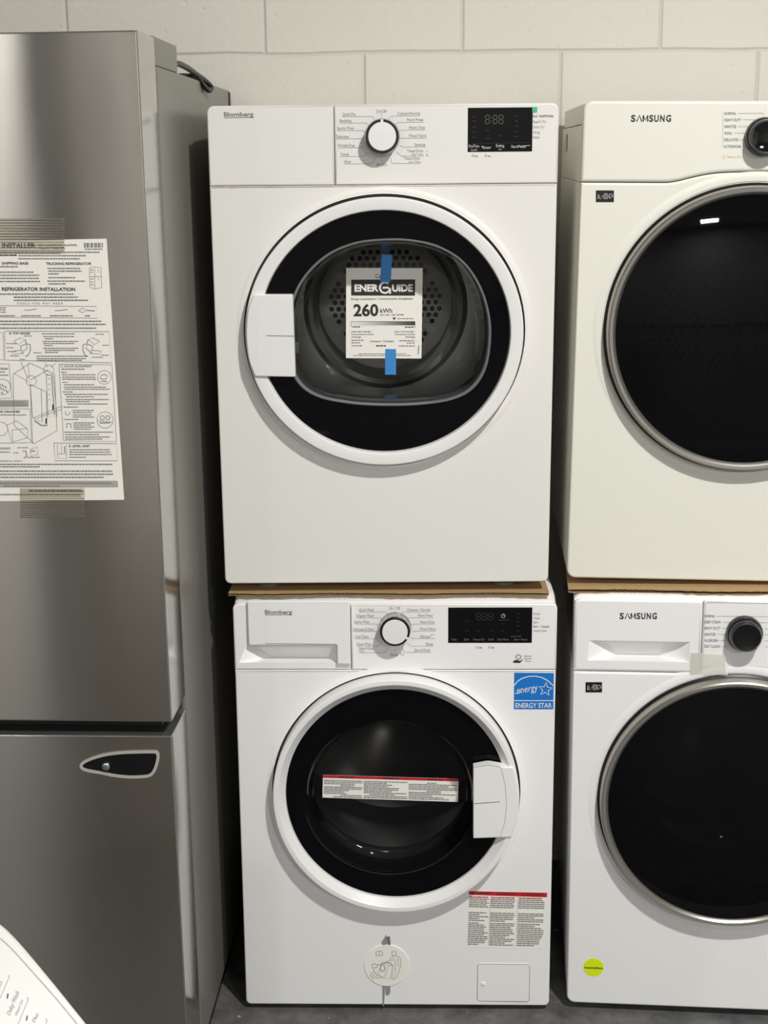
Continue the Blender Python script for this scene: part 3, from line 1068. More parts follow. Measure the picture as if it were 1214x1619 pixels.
# small hand-and-sun motor emblem
P.poly([(811, 1045.5), (815, 1043), (819, 1043.5), (822, 1045), (826, 1042.5), (826.5, 1043.5), (822, 1048), (816, 1048), (811, 1047.5)], TEXTD)
for k in range(12):
    a = math.radians(30 * k)
    P.line([(819.5 + 3.4 * math.cos(a), 1038.5 - 3.0 * math.sin(a)), (819.5 + 5.4 * math.cos(a), 1038.5 - 4.7 * math.sin(a))], 0.9, TEXT)
P.line([(819.5 + 3.2 * math.cos(math.radians(a)), 1038.5 - 2.9 * math.sin(math.radians(a))) for a in range(0, 360, 30)], 0.9, TEXT, closed=True)
P.text('Optima', 828, 840, 1038.4, 2.8, TEXT, 0.006)
P.text('Inverter', 828, 840, 1042.4, 2.8, TEXT, 0.006)
P.text('Motor', 830, 840, 1046.4, 2.8, TEXT, 0.006)
b.build('motor_emblem', panel)
b = MB().use(DISPLAY)
q = [W.at(708.4, 1016.6), W.at(840.6, 1015.6), W.at(840.6, 959.6), W.at(708.4, 961.0)]
x0, x1 = q[0][0], q[1][0]
z0, z1 = (q[0][1] + q[1][1]) / 2, (q[2][1] + q[3][1]) / 2
b.slab([(x0, z0), (x1, z0), (x1, z1), (x0, z1)], -0.0012, 0.0012, 0.0002, n=1)
P = Pen(b, W, 0.0012)
for x in (753, 762.5, 772):
    seg8(P, x, x + 7, 969.5, 980, SEGD, 1.3)
P.line([(795.5 + 3 * math.cos(math.radians(a)), 973.8 - 3 * math.sin(math.radians(a))) for a in range(0, 360, 30)], 0.7, LP, closed=True)
P.line([(795.5, 973.5), (797, 971.5)], 0.7, LP)
P.line([(788, 980.6), (803.5, 980.4)], 0.5, SEG)
LP2 = mat('dim_display_print', rgb(112, 112, 114), 0.5)
for s, x0, x1 in (('Temp', 713, 722), ('Spin', 733.5, 741), ('Heavy Soil', 748, 765.5), ('Soak', 772, 780.5), ('Extra Rinse', 786.5, 804), ('Start / Pause', 812, 833.5)):
    P.text(s, x0, x1, 1012.4, 3.2, LP2, 0.004)
P.line([(807, 1006.4), (824, 1005.6)], 0.6, LP2)
for x, ys in ((738, (983, 998)), (757, (998,)), (776, (998,)), (795, (987, 998)), (819, (971, 977, 983.5, 990, 998))):
    for y in ys:
        P.words(x - 2.5, x + 3, y, 1.3, SEGD, wl=(2, 5))
b.build('display', panel)
white_knob(W, panel, 624.2, 999.2, 23.4, -28)

# door
b = MB().use(WHITEW)
prof = [(0.985, 0.008), (1.0, 0.006), (1.0, -0.0280), (1.0, -0.0286), (0.9980, -0.0302), (0.994, -0.0309), (0.990, -0.0310), (0.960, -0.0312), (0.957, -0.0311), (0.953, -0.0303), (0.950, -0.0295), (0.910, -0.0192), (0.907, -0.0184), (0.902, -0.0170), (0.899, -0.010)]
b.lathe(prof, CXW, CZW, RW, RW * 1.015, 128)
b.use(RUBBER).lathe([(1.018, 0.008), (0.985, 0.008)], CXW, CZW, RW, RW * 1.015, 128)
door = b.build('door', wash)
wc = W.at(616, 1261, 0.005)
b = MB().use(BLACKGLASS)
o_l = b.loop(circle(CXW, CZW, 0.899 * RW, 0.899 * RW * 1.015, 120), -0.0115)
i_l = b.loop(circle(wc[0], wc[1], 0.163, 0.157, 96), -0.009)
b.fill([o_l, i_l])
b.build('door_glass', door, 'glossy black glass ring of the door')
b = MB().use(TINTED)
b.lathe([(0.163, -0.009), (0.160, -0.0105), (0.157, -0.006), (0.154, 0.006), (0.151, 0.020), (0.147, 0.031), (0.141, 0.037), (0.132, 0.0395), (0.06, 0.041), (0, 0.0412)], wc[0], wc[1], 1.0, 0.963)
b.build('door_window', door, 'dark glass bowl of the door')
b = MB().use(RUBBER)
b.lathe([(0.215, 0.062), (0.17, 0.066), (0.166, 0.075), (0.172, 0.085), (0.160, 0.095), (0.158, 0.11), (0.185, 0.125)], wc[0], wc[1])
b.build('door_seal', wash)
b = MB().use(DRUM)
b.lathe([(0.185, 0.125), (0.235, 0.13), (0.24, 0.15), (0.24, 0.40), (0.22, 0.43), (0.08, 0.44), (0.05, 0.43), (0, 0.43)], wc[0], wc[1])
b.build('drum', wash)
# handle plate on the right of the ring
b = MB().use(WHITEW)
hp = [W.at(x, y, 0.034) for x, y in ((748, 1325.5), (808.5, 1323.5), (816, 1300), (819.5, 1265), (817, 1235), (811, 1213), (792, 1212), (772, 1208.6), (748, 1213))]
b.slab(round_poly(hp, [0.002, 0.003, 0.01, 0.012, 0.01, 0.003, 0.004, 0.006, 0.002]), -0.035, 0.02, 0.002)
hd = b.build('door_handle', door, 'smooth white handle plate')
b = MB()
P = Pen(b, W, 0.035)
P.line([(748.5, 1270.6), (790, 1267.6)], 1.4, TEXTL)
P.line([(792, 1214), (798.5, 1240), (801, 1270), (798, 1300), (791, 1323)], 0.8, PAPERG)
P.line([(748.5, 1213.6), (772, 1209.2), (792, 1212.6)], 0.9, TEXTL)
b.build('handle_seam', hd)
# safety sticker on the glass
b = MB()
ST = -0.0388
P = Pen(b, W, ST)
qs = [P.p(509.8, 1260.8), P.p(724.0, 1267.8), P.p(724.8, 1231.2), P.p(510.4, 1225.0)]
b.use(PAPER).slab(qs, -ST - 0.0004, 0.0004, 0.0)
P.quad([(510.3, 1229.4), (724.7, 1235.2), (724.8, 1231.2), (510.4, 1225.0)], RED, 0.0008)
for x0, x1 in ((536, 560), (605, 630), (676, 700)):
    yy = 1228.4 + (x0 - 510) * 0.028
    P.words(x0, x1, yy, 1.8, BL, yy + (x1 - x0) * 0.028, 0.0011, (3, 6), 0.7)
for ca, cb in ((512, 573), (575, 644), (646, 722)):
    for r_ in range(11):
        y = 1234.0 + r_ * 2.55
        e = cb if rnd.random() < 0.55 else ca + (cb - ca) * rnd.uniform(0.45, 0.85)
        s = ca if rnd.random() < 0.8 else ca + (cb - ca) * rnd.uniform(0.1, 0.5)
        P.words(s, e, y + (s - 510) * 0.028, 1.5, TEXT if rnd.random() < 0.3 else SMALL, y + (e - 510) * 0.028, 0.0008, (3, 9), 0.6)
b.build('safety_sticker', door, 'long white safety sticker with a red top edge')

# stickers on the cabinet
b = MB()
P = Pen(b, W, 0.0003)
b.use(BLUE).slab([P.p(812.2, 1121.4), P.p(874.6, 1121.4), P.p(875.6, 1064.2), P.p(812.8, 1063.6)], -0.0004, 0.0004, 0.0)
P.line([(812.6, 1107.6), (875.0, 1107.6)], 1.4, WP, 0.0006)
P.line([(812.6, 1084), (818, 1077), (826, 1072), (836, 1069.3), (846, 1068.9), (857, 1071.2), (866, 1076), (874.6, 1084)], 1.5, WP, 0.0006)
star = []
for k in range(10):
    r_ = 11.2 if k % 2 == 0 else 4.6
    a = math.radians(84 + 36 * k)
    star.append((862.2 + r_ * math.cos(a), 1089.8 - r_ * math.sin(a)))
P.line(star, 1.4, WP, 0.0006, True)
P.text('energy', 817, 850, 1096.6, 10.6, WP, 0.0, 0.0007, 1091.4, 0.05)
P.line([(813, 1096.6), (819, 1096.0), (823, 1093)], 1.0, WP, 0.0006)
P.text('ENERGY STAR', 814.6, 872.0, 1118.8, 7.4, WP, 0.012, 0.0007)
b.build('energy_sticker', wash, 'square blue energy sticker')
b = MB()
P = Pen(b, W, 0.0003)
b.use(PAPER).slab([P.p(738.4, 1497.4), P.p(857.6, 1500.4), P.p(865.2, 1411.4), P.p(741.4, 1408.6)], -0.0004, 0.0004, 0.0)
P.quad([(741.2, 1414.4), (864.6, 1418.4), (865.0, 1411.2), (741.4, 1408.6)], RED, 0.0006)
for s, x0, x1, yb in (('WARNING', 750.5, 775.5, 1413.8), ('ATTENTION', 789, 815, 1415.0), ('ADVERTENCIA', 829.5, 858.5, 1415.8)):
    P.text(s, x0, x1, yb, 3.2, BL, 0.02, 0.0009)
    P.poly([(x0 - 5, yb), (x0 - 1.5, yb), (x0 - 3.2, yb - 3.4)], BL, 0.0009)
for a_, b_, off in ((742, 773, 0), (776, 815, 1.0), (820, 861, 2.0)):
    rows = [(1418.6 + 3.05 * k, RED if k == 0 else SMALL) for k in range(6)] + [(1443.2 + 3.05 * k, SMALL) for k in range(5)] + [(1459.6 + 3.05 * k, SMALL) for k in range(12)]
    for y, m_ in rows:
        sl = -0.035 * (y - 1415)
        e = b_ - rnd.choice((0, 0, 1, 3, 6, 14))
        P.words(a_ + sl, e + sl, y + off, 1.6, m_, y + off + (e - a_) * 0.024, 0.0006, (3, 8), 0.7)
P.line([(775.2, 1421), (772, 1495)], 0.4, TEXTL, 0.0006)
P.line([(818.6, 1422), (815.6, 1497)], 0.4, TEXTL, 0.0006)
b.build('warning_sticker', wash, 'white three-column warning sticker with a red heading bar')
b = MB()
P = Pen(b, W, 0.0003)
cc = P.p(611.4, 1526.0); rx = P.p(647.2, 1526)[0] - cc[0]; rz = cc[1] - P.p(611.4, 1558.6)[1]
b.use(PAPER).slab(circle(cc[0], cc[1], rx, rz, 64), -0.0016, 0.0015, 0.0006, n=2)
P.out = 0.0016


def Q(x, y):       # sticker artwork measured on an enlarged crop
    return (560 + x / 12.14, 1470 + y / 12.14)


for pl_, wd in (([(420, 490), (412, 450), (440, 410), (520, 408), (548, 455), (540, 490), (420, 490)], 0.9), ([(480, 412), (480, 480)], 0.6),
                ([(530, 640), (610, 625), (690, 640), (740, 690)], 1.5), ([(530, 640), (450, 860), (580, 905), (660, 680), (560, 645)], 0.7), ([(660, 680), (735, 690), (690, 940), (580, 915)], 0.6),
                ([(720, 470), (730, 415), (770, 405), (800, 425), (805, 465), (775, 500), (735, 490), (720, 470)], 0.9),
                ([(775, 500), (870, 520), (895, 600), (890, 700), (830, 880), (780, 950), (720, 955)], 0.8), ([(735, 500), (700, 560), (610, 620)], 0.8), ([(760, 520), (740, 580), (640, 630)], 0.6),
                ([(770, 560), (790, 640), (765, 720), (730, 850), (715, 950)], 0.7), ([(800, 720), (790, 830), (750, 940)], 0.6), ([(830, 540), (850, 620), (820, 700), (890, 690)], 0.7),
                ([(335, 700), (345, 660), (400, 650), (450, 690), (440, 720), (390, 730), (335, 720)], 1.0), ([(450, 680), (530, 650)], 1.0),
                ([(370, 740), (375, 790), (410, 830), (430, 870), (560, 920), (470, 930), (390, 900), (370, 860), (300, 860), (380, 950)], 0.9), ([(310, 830), (370, 820)], 0.7)):
    P.line([Q(*p_) for p_ in pl_], wd, TEXTL, 0.0003)
P.line([Q(545 + 45 * math.cos(math.radians(a)), 735 - 62 * math.sin(math.radians(a))) for a in range(0, 360, 24)], 1.3, TEXTL, 0.0003, True)
b.build('handling_sticker', wash, 'round white handling sticker with a two-person line drawing')
for grp in (([(603.4, 1489), (610.6, 1477.4), (612, 1490.6), (610, 1494.6), (604.6, 1494.6)], STRAP, [(611.2, 1481), (616.2, 1480), (617.6, 1494.6), (613, 1494.4)], GREYP),
            ([(604.8, 1558), (609.2, 1558), (607.0, 1590), (605.0, 1590)], STRAP, [(609.6, 1558), (617.2, 1558), (617, 1568), (615, 1572.6), (610, 1572.6)], STRAP)):
    b = MB()
    P = Pen(b, W, 0.0004)
    for pq, m_ in ((grp[0], grp[1]), (grp[2], grp[3])):
        b.use(m_).slab([P.p(*k) for k in pq][::-1], -0.0014, 0.0014, 0.0)
    b.build('shipping_strap', wash, 'grey shipping strap end behind the round sticker')
fc0 = W.at(754.5, 1582.5); fc1 = W.at(837, 1523)
b = MB().use(WHITEW)
b.slab(rr(fc0[0], fc1[0], fc0[1], fc1[1], 0.007), -0.0008, 0.001, 0.0006, n=2)
cv = b.build('filter_cover', wash)
b = MB()
P = Pen(b, W, 0.0008)
P.line([(x, y) for x, y in ((757, 1524), (834.5, 1524.8), (837.4, 1528), (836.6, 1581), (833.5, 1584), (757.5, 1582.6), (754.6, 1579.4), (755, 1527), (757, 1524))], 0.8, TEXTL, 0.0001)
hc = P.p(763.6, 1555.4)
b.use(WHITEW).lathe([(0.0044, -0.0008), (0.004, -0.0022), (0.002, -0.003), (0, -0.003)], hc[0], hc[1], n=24)
b.build('cover_latch', cv)
b = MB().use(BLACKP)
b.box(-0.27, 0.27, 0.03, 0.54, -0.004, -0.0003)
b.build('base', wash)
feet(W, 0.56, wash, lambda x, y: 0.0005, 0.0, 0.56, x0=-0.28)

# ------------------------------------------------------------------ dryer on the right
SD = Frame((0.3321, 0.011, 0.8725), (0.0117, 0.0116, -0.0542))
sdry = SD.thing('tumble_dryer', 'white dryer with silver ringed all-black door, on top of the right-hand washer stack', 'dryer')
HD, WD = 0.845, 0.600
CXS, CZS, RS = 0.300, 0.4590, 0.2490
zs = SD.at(921, 288)[1]
arcc = (CXS, CZS)
ra = SD.at(1213, 272)[1] - CZS


def seam(x, base, rad):
    """panel seam: level at the sides, lifted over the door"""
    t = max(0.0, 1 - ((x - CXS) / 0.155) ** 2)
    s = t * t * (3 - 2 * t)
    return base + (CZS + rad - base) * s


xs = [WD * k / 48 for k in range(49)]
g = 0.0009
low = [(x, seam(x, zs, ra) - g) for x in xs]
b = MB().use(WHITE3)
out = round_poly([(0.0, 0.0), (WD, 0.0)], [0.0, 0.0], 1)
base_pts = rr(0.0, WD, 0.0, 0.5, (0.016, 0.016, 0.001, 0.001), 6)[:14]
body = base_pts + [(x, z) for x, z in reversed(low)]
b.slab(body, 0.0, 0.56, 0.004, [circle(CXS, CZS, 1.012 * RS, 1.012 * RS, 128)], 0.06)
cab = b.build('cabinet', sdry)
b = MB().use(WHITE3)
b.lathe([(1.085, 0.0), (1.07, -0.0010), (1.045, -0.0016), (1.022, -0.0012), (1.014, 0.0004), (1.012, 0.006)], CXS, CZS, RS, RS, 128)
b.build('pressed_ring', cab)
b = MB().use(WHITE3)
top = rr(0.0, WD, 0.6, HD, (0.001, 0.001, 0.016, 0.016), 6)[14:]
b.slab([(x, z + 2 * g) for x, z in low] + top, -0.0005, 0.03, 0.005)
panel = b.build('control_panel', sdry)
b = MB().use(WHITE3)
b.box(0.004, WD - 0.004, 0.03, 0.56, HD - 0.037, HD - 0.004)
b.build('top_cover', sdry)
b = MB().use(WHITE3)
b.box(0.0005, WD - 0.0005, 0.03, 0.56, zs, HD - 0.0395)
b.build('inner_frame', sdry)
b = MB()
P = Pen(b, SD, 0.0005)
SAM = 'SAMSUNG'


def samsung(P, x0, x1, yb, h):
    wd = (x1 - x0)
    xs_ = [0.0, 0.147, 0.292, 0.437 + 0.012, 0.575, 0.72, 0.868]
    ww = [0.112, 0.125, 0.140, 0.105, 0.112, 0.115, 0.125]
    for ch, a, w_ in zip(SAM, xs_, ww):
        if ch == 'A':       # the letter A without its cross bar
            P.line([(x0 + a * wd, yb), (x0 + (a + w_ / 2) * wd, yb - h), (x0 + (a + w_) * wd, yb)], h * 0.2, TEXTD)
        elif ch == 'M':
            k = h * 0.1
            P.line([(x0 + a * wd + k, yb), (x0 + a * wd + k, yb - h)], h * 0.2, TEXTD)
            P.line([(x0 + (a + w_) * wd - k, yb), (x0 + (a + w_) * wd - k, yb - h)], h * 0.2, TEXTD)
            P.line([(x0 + a * wd + k, yb - h + 0.4), (x0 + (a + w_ / 2) * wd, yb - h * 0.22), (x0 + (a + w_) * wd - k, yb - h + 0.4)], h * 0.17, TEXTD)
        else:
            P.text(ch, x0 + a * wd, x0 + (a + w_) * wd, yb, h, TEXTD, 0.035)


samsung(P, 997.2, 1061, 192.2, 10.0)
b.build('logo_lettering', panel)
b = MB()
P = Pen(b, SD, 0.0005)
for s, x0, x1, yb, ln in (('NORMAL', 1145.2, 1163.6, 181.6, [(1167, 179.3), (1207, 179), (1207.6, 183.5)]), ('HEAVY DUTY', 1145, 1171.6, 191.8, [(1174.5, 189.4), (1196, 189.2)]),
                          ('SANITIZE', 1144.8, 1163.8, 202.2, [(1166, 200.1), (1186, 199.9)]), ('WOOL', 1144.6, 1157.2, 212.8, [(1160, 210.6), (1180, 210.4)]),
                          ('DELICATES', 1144.4, 1166.6, 223.2, [(1169, 221.3), (1179, 221.2)]), ('ACTIVEWEAR', 1144, 1171.2, 233.8, [(1173.6, 231.9), (1184, 231.8)])):
    P.text(s, x0, x1, yb, 4.4, TEXTD, 0.0)
    P.line(ln, 0.55, TEXT)
P.line([(1143, 177), (1142, 234)], 0.4, TEXTL)
b.build('program_lettering', panel)
b = MB()
P = Pen(b, SD, 0.0005)
P.text('Sensor Dry', 1149.5, 1172.5, 249.6, 3.6, ORANGE, 0.0)
P.line([(1144.6 + 2.2 * math.cos(math.radians(a)), 248 - 2.4 * math.sin(math.radians(a))) for a in range(0, 360, 40)], 0.6, ORANGE, closed=True)
b.build('sensor_lettering', panel, 'pale orange sensor lettering')


def dark_knob(fr, parent, px, py, rpx, h=0.030):
    c0 = Vector(fr.at(px, py, h))
    r = (Vector(fr.at(px + rpx, py, h)) - c0).length
    k = MB().use(BLACKGLOSS)
    k.lathe([(r * 1.0, 0.0), (r * 1.0, -0.010), (r * 0.97, -0.013)], c0.x, c0.y)
    k.use(DCHROME).lathe([(r * 0.97, -0.013), (r * 0.93, -0.0155), (r * 0.90, -0.0155), (r * 0.86, -h * 0.9), (r * 0.82, -h)], c0.x, c0.y)
    k.use(CHROME).lathe([(r * 0.82, -h), (r * 0.80, -h - 0.0006), (r * 0.765, -h)], c0.x, c0.y)
    ko = k.build('program_knob', parent, 'shiny black round program knob')
    k = MB().use(BLACKGLOSS)
    k.lathe([(r * 0.765, -h), (r * 0.5, -h + 0.002), (0, -h + 0.003)], c0.x, c0.y)
    k.build('knob_face', ko)


dark_knob(SD, panel, 1213, 216, 31)


def icon_label(fr, parent, x0, y0, x1, y1):
    b = MB()
    P = Pen(b, fr, 0.0003)
    P.rect(x0, y0, x1, y1, BLACKP)
    xm = (x0 + x1) / 2; ym = (y0 + y1) / 2
    LG = mat('icon_grey', rgb(200, 200, 200), 0.5)
    P.line([(x0 + 3, ym + 4), (x0 + 4, ym - 3), (x0 + 6, ym), (x0 + 4, ym + 3), (x0 + 8, ym + 4)], 0.9, LG, 0.0006)
    P.line([(x0 + 9, ym + 2), (x0 + 11, ym - 2), (x0 + 12, ym + 3)], 0.7, LG, 0.0006)
    P.line([(xm - 1, ym - 4), (xm + 4, ym - 4), (xm + 4, ym + 4), (xm - 1, ym + 4), (xm - 1, ym - 4)], 0.8, LG, 0.0006)
    P.line([(xm + 1.5, ym - 4), (xm + 1.5, ym + 4)], 0.8, LG, 0.0006)
    P.line([(x1 - 5 + 3.2 * math.cos(math.radians(a)), ym - 3.4 * math.sin(math.radians(a))) for a in range(-30, 300, 30)], 0.9, LG, 0.0006)
    P.line([(x1 - 6.5, ym + 1), (x1 - 3, ym + 1)], 0.8, LG, 0.0006)
    b.build('icon_sticker', parent, 'small black sticker with white icons')


icon_label(SD, sdry, 942, 301, 970.4, 319.4)


def dark_door(fr, parent, cx_, cz_, R, bulge, seal_y=0.065):
    b = MB().use(BLACKP)
    b.lathe([(1.012, 0.004), (1.008, -0.003), (1.0, -0.0045), (0.994, -0.006)], cx_, cz_, R, R, 128)
    b.use(SATIN).lathe([(0.994, -0.006), (0.993, -0.020), (0.986, -0.0265), (0.975, -0.029), (0.955, -0.0285), (0.940, -0.0255), (0.934, -0.023), (0.93, -0.018)], cx_, cz_, R, R, 128)
    door = b.build('door', parent, 'round door with a satin silver ring')
    b = MB().use(SMOKED)
    pr = []
    for k in range(15):
        t = k / 14
        r_ = 0.932 * (1 - t)
        pr.append((r_ if t < 1 else 0, -0.0215 - bulge * (1 - (1 - t) ** 2.4)))
    b.lathe(pr, cx_, cz_, R, R, 128)
    b.build('door_glass', door, 'glossy black domed door glass')
    return door


dark_door(SD, sdry, CXS, CZS, RS, 0.020)
b = MB().use(RUBBER)
b.lathe([(0.215, 0.061), (0.185, 0.066), (0.182, 0.09), (0.19, 0.095)], CXS, CZS)
b.build('door_seal', sdry)
b = MB().use(DRUM)
b.lathe([(0.19, 0.095), (0.25, 0.10), (0.255, 0.12), (0.255, 0.43), (0.24, 0.45), (0.14, 0.455)], CXS, CZS)
hex_plate(b, CXS, CZS, 0.44, 0.15, 0.017, 0.0065, 0.02)
b.build('drum', sdry)
feet(SD, WD - 0.02, sdry, lambda x, y: 0.0162 + 0.835 + 0.0003 + 0.0072 + 0.0008 + (x - 0.3467) * 0.0046, 0.002, 0.55, x0=0.01)
b = MB().use(YEL2)  # small plain yellow green strip on the side panel
v = [b.v(-0.0006, y, z) for y, z in ((0.40, 0.795), (0.44, 0.795), (0.44, 0.762), (0.40, 0.762))]
b.f(v, False)
b.build('side_strip', sdry, 'yellow green strip on the left side')

# ------------------------------------------------------------------ washer on the right
SW = Frame((0.3467, -0.0237, 0.0162), (0.0006, -0.0046, -0.0865))
swash = SW.thing('washing_machine', 'white front-load washer with round neon yellow sticker, under the all-black-door dryer', 'washing machine')
CXQ, CZQ, RQ = 0.300, 0.4370, 0.2480
zq = SW.at(909, 1061)[1]
zq2 = SW.at(1150, 1062.5)[1]
ps = SW.at(1110.4, 1000)[0]
raq = SW.at(1200, 1058)[1]
HW = 0.835
low = []
for x in xs:
    t = max(0.0, 1 - ((x - CXQ) / 0.105) ** 2) ** 0.5 if abs(x - CXQ) < 0.105 else 0.0
    low.append((x, zq + (max(raq, zq + 0.003) - zq) * t - g))
b = MB().use(WHITEW)
base_pts = rr(0.0, WD, 0.0, 0.5, (0.016, 0.016, 0.001, 0.001), 6)[:14]
b.slab(base_pts + [(x, z) for x, z in reversed(low)], 0.0, 0.56, 0.004, [circle(CXQ, CZQ, 1.012 * RQ, 1.012 * RQ, 128)], 0.06)
cab = b.build('cabinet', swash)
b = MB().use(WHITEW)
b.lathe([(1.08, 0.0), (1.065, -0.0010), (1.04, -0.0016), (1.022, -0.0012), (1.014, 0.0004), (1.012, 0.006)], CXQ, CZQ, RQ, RQ, 128)
b.build('pressed_ring', cab)
b = MB().use(WHITEW)
zt2 = HW - 0.008
right_low = [(ps + 0.0008, zq + g)] + [(x, z + 2 * g) for x, z in low if x > ps + 0.004]
top = rr(ps + 0.0008, WD, 0.7, zt2, (0.001, 0.001, 0.012, 0.001), 6)[14:]
b.slab(right_low + top, -0.0005, 0.03, 0.005)
panel = b.build('control_panel', swash)
b = MB().use(WHITEW)
pts = []
cols = []
sec = [(0.0065, HW - 0.013), (0.0065, HW - 0.0075), (0.0085, HW - 0.003), (0.014, HW), (0.56, HW), (0.56, HW - 0.013)]
for x, dr in ((0.0, 0.008), (0.004, 0.003), (0.012, 0.0), (WD - 0.012, 0.0), (WD - 0.004, 0.003), (WD, 0.008)):
    cols.append([b.v(x, y, max(z - dr, HW - 0.0135)) for y, z in sec])
for i in range(5):
    b.bridge(cols[i], cols[i + 1])
b.f(cols[0]); b.f(cols[-1])
b.build('worktop', swash)
b = MB().use(BLACKP)
b.box(0.012, WD - 0.012, 0.052, 0.55, zq + 0.012, HW - 0.015)
b.build('inner_frame', swash)
b = MB().use(WHITEW)
rec = [SW.at(928.5, 1043.4), SW.at(1088.5, 1047.2), SW.at(1090.0, 1015.8), SW.at(931.5, 1011.0)]
zlo = (rec[0][1] + rec[1][1]) / 2; zhi = (rec[2][1] + rec[3][1]) / 2
rec = [(rec[0][0], zlo), (rec[1][0], zlo), (rec[2][0], zhi), (rec[3][0], zhi)]
b.slab(rr(0.0, ps - 0.0008, zq + g, zt2, (0.001, 0.001, 0.008, 0.012)), -0.001, 0.05, 0.005, [rec], 0.0005)
inn = [SW.at(974, 1033.6, -0.03), SW.at(1040, 1035, -0.03), SW.at(1054, 1012, -0.03), SW.at(957, 1009, -0.03)]
inn[3] = (inn[3][0], max(inn[3][1], zhi + 0.004)); inn[2] = (inn[2][0], max(inn[2][1], zhi + 0.004))
a = b.loop(rec, -0.0005); c = b.loop(inn, 0.028)
b.bridge(a, c, False); b.f(c, False)
drw = b.build('detergent_drawer', swash)
b = MB()
P = Pen(b, SW, 0.001)
samsung(P, 979.4, 1038.6, 978.4, 9.2)
b.build('logo_lettering', drw)
b = MB()
P = Pen(b, SW, 0.0005)
for s, x1, yb, ln in (('NORMAL', 1130.4, 976.0, [(1133, 974.2), (1172.6, 974.4), (1173.2, 978)]), ('DEEP STEAM', 1138.6, 985.4, [(1141.5, 983.7), (1161, 984)]), ('HEAVY DUTY', 1138.4, 995.0, [(1140.5, 993.2), (1151, 993.4)]),
                      ('SANITIZE', 1131, 1004.8, [(1134, 1002.7), (1149, 1002.9)]), ('ALLERGEN', 1134.6, 1014.4, [(1136.8, 1012.4), (1148, 1012.6)]), ('SELF CLEAN', 1137.6, 1023.6, [(1140, 1021.9), (1149, 1022.1)])):
    P.text(s, 1113.4, x1, yb, 4.2, TEXTD, 0.0)
    P.line(ln, 0.55, TEXT)
b.build('program_lettering', panel)
b = MB()
P = Pen(b, SW, 0.0005)
P.line([(1185.5, 978), (1186, 974.6), (1240, 975)], 0.55, TEXT)
for y in (984.4, 994, 1003.4, 1013, 1022.6):
    P.line([(1199 if y < 990 else 1209, y), (1240, y + 0.3)], 0.55, TEXT)
b.build('leader_lines', panel)
dark_knob(SW, panel, 1180.2, 1008.6, 29.4)
icon_label(SW, swash, 925.6, 1078.4, 951.6, 1094.6)
dark_door(SW, swash, CXQ, CZQ, RQ, 0.012)
b = MB().use(RUBBER)
b.lathe([(0.215, 0.061), (0.165, 0.066), (0.160, 0.075), (0.165, 0.085), (0.155, 0.095), (0.153, 0.11), (0.175, 0.125)], CXQ, CZQ)
b.build('door_seal', swash)
b = MB().use(CLEAR)
b.lathe([(0.178, 0.004), (0.172, 0.020), (0.160, 0.05), (0.145, 0.085), (0.12, 0.105), (0.06, 0.112), (0, 0.113)], CXQ, CZQ)
b.build('door_bowl', swash, 'inner glass bowl behind the door')
b = MB().use(DRUM)
b.lathe([(0.175, 0.125), (0.235, 0.13), (0.24, 0.15), (0.24, 0.40), (0.22, 0.43), (0.08, 0.44), (0.05, 0.43), (0, 0.43)], CXQ, CZQ)
b.build('drum', swash)
b = MB()
P = Pen(b, SW, 0.0003)
cc = P.p(938.2, 1529.4); rx = P.p(954.2, 1529.4)[0] - cc[0]
b.use(YELLOW).slab(circle(cc[0], cc[1], rx, rx, 40), -0.0004, 0.0004, 0.0)
P.text('Accessories/Return', 923.4, 953.2, 1530.8, 3.2, BL, 0.02, 0.0006)
b.build('round_sticker', swash, 'round neon yellow sticker')
b = MB()
P = Pen(b, SW, 0.001)
b.use(TAPEW)
qs = [P.p(1090.5, 1067), P.p(1147.6, 1064.4), P.p(1145.6, 1033.0), P.p(1091.5, 1032.0)]
mid = [P.p(1110, 1066.0), P.p(1110, 1032.4)]
b.slab([qs[0], mid[0], mid[1], qs[3]], -0.0018, 0.0005, 0.0)
l1 = [b.v(mid[0][0], -0.0018, mid[0][1]), b.v(mid[1][0], -0.0018, mid[1][1])]
l2 = [b.v(qs[1][0], -0.012, qs[1][1]), b.v(qs[2][0], -0.004, qs[2][1])]
l3 = [b.v(P.p(1149, 1062)[0], -0.015, P.p(1149, 1062)[1]), b.v(P.p(1149, 1052)[0], -0.006, P.p(1149, 1052)[1])]
b.f([l1[0], l2[0], l2[1], l1[1]]); b.f([l2[0], l3[0], l3[1], l2[1]])
b.build('packing_tape', swash, 'white packing tape across the drawer joint')
b = MB().use(BLACKP)
b.box(0.03, 0.57, 0.03, 0.54, -0.004, -0.0003)
b.build('base', swash)
feet(SW, WD - 0.02, swash, lambda x, y: 0.0005, 0.0, 0.55, x0=0.01)


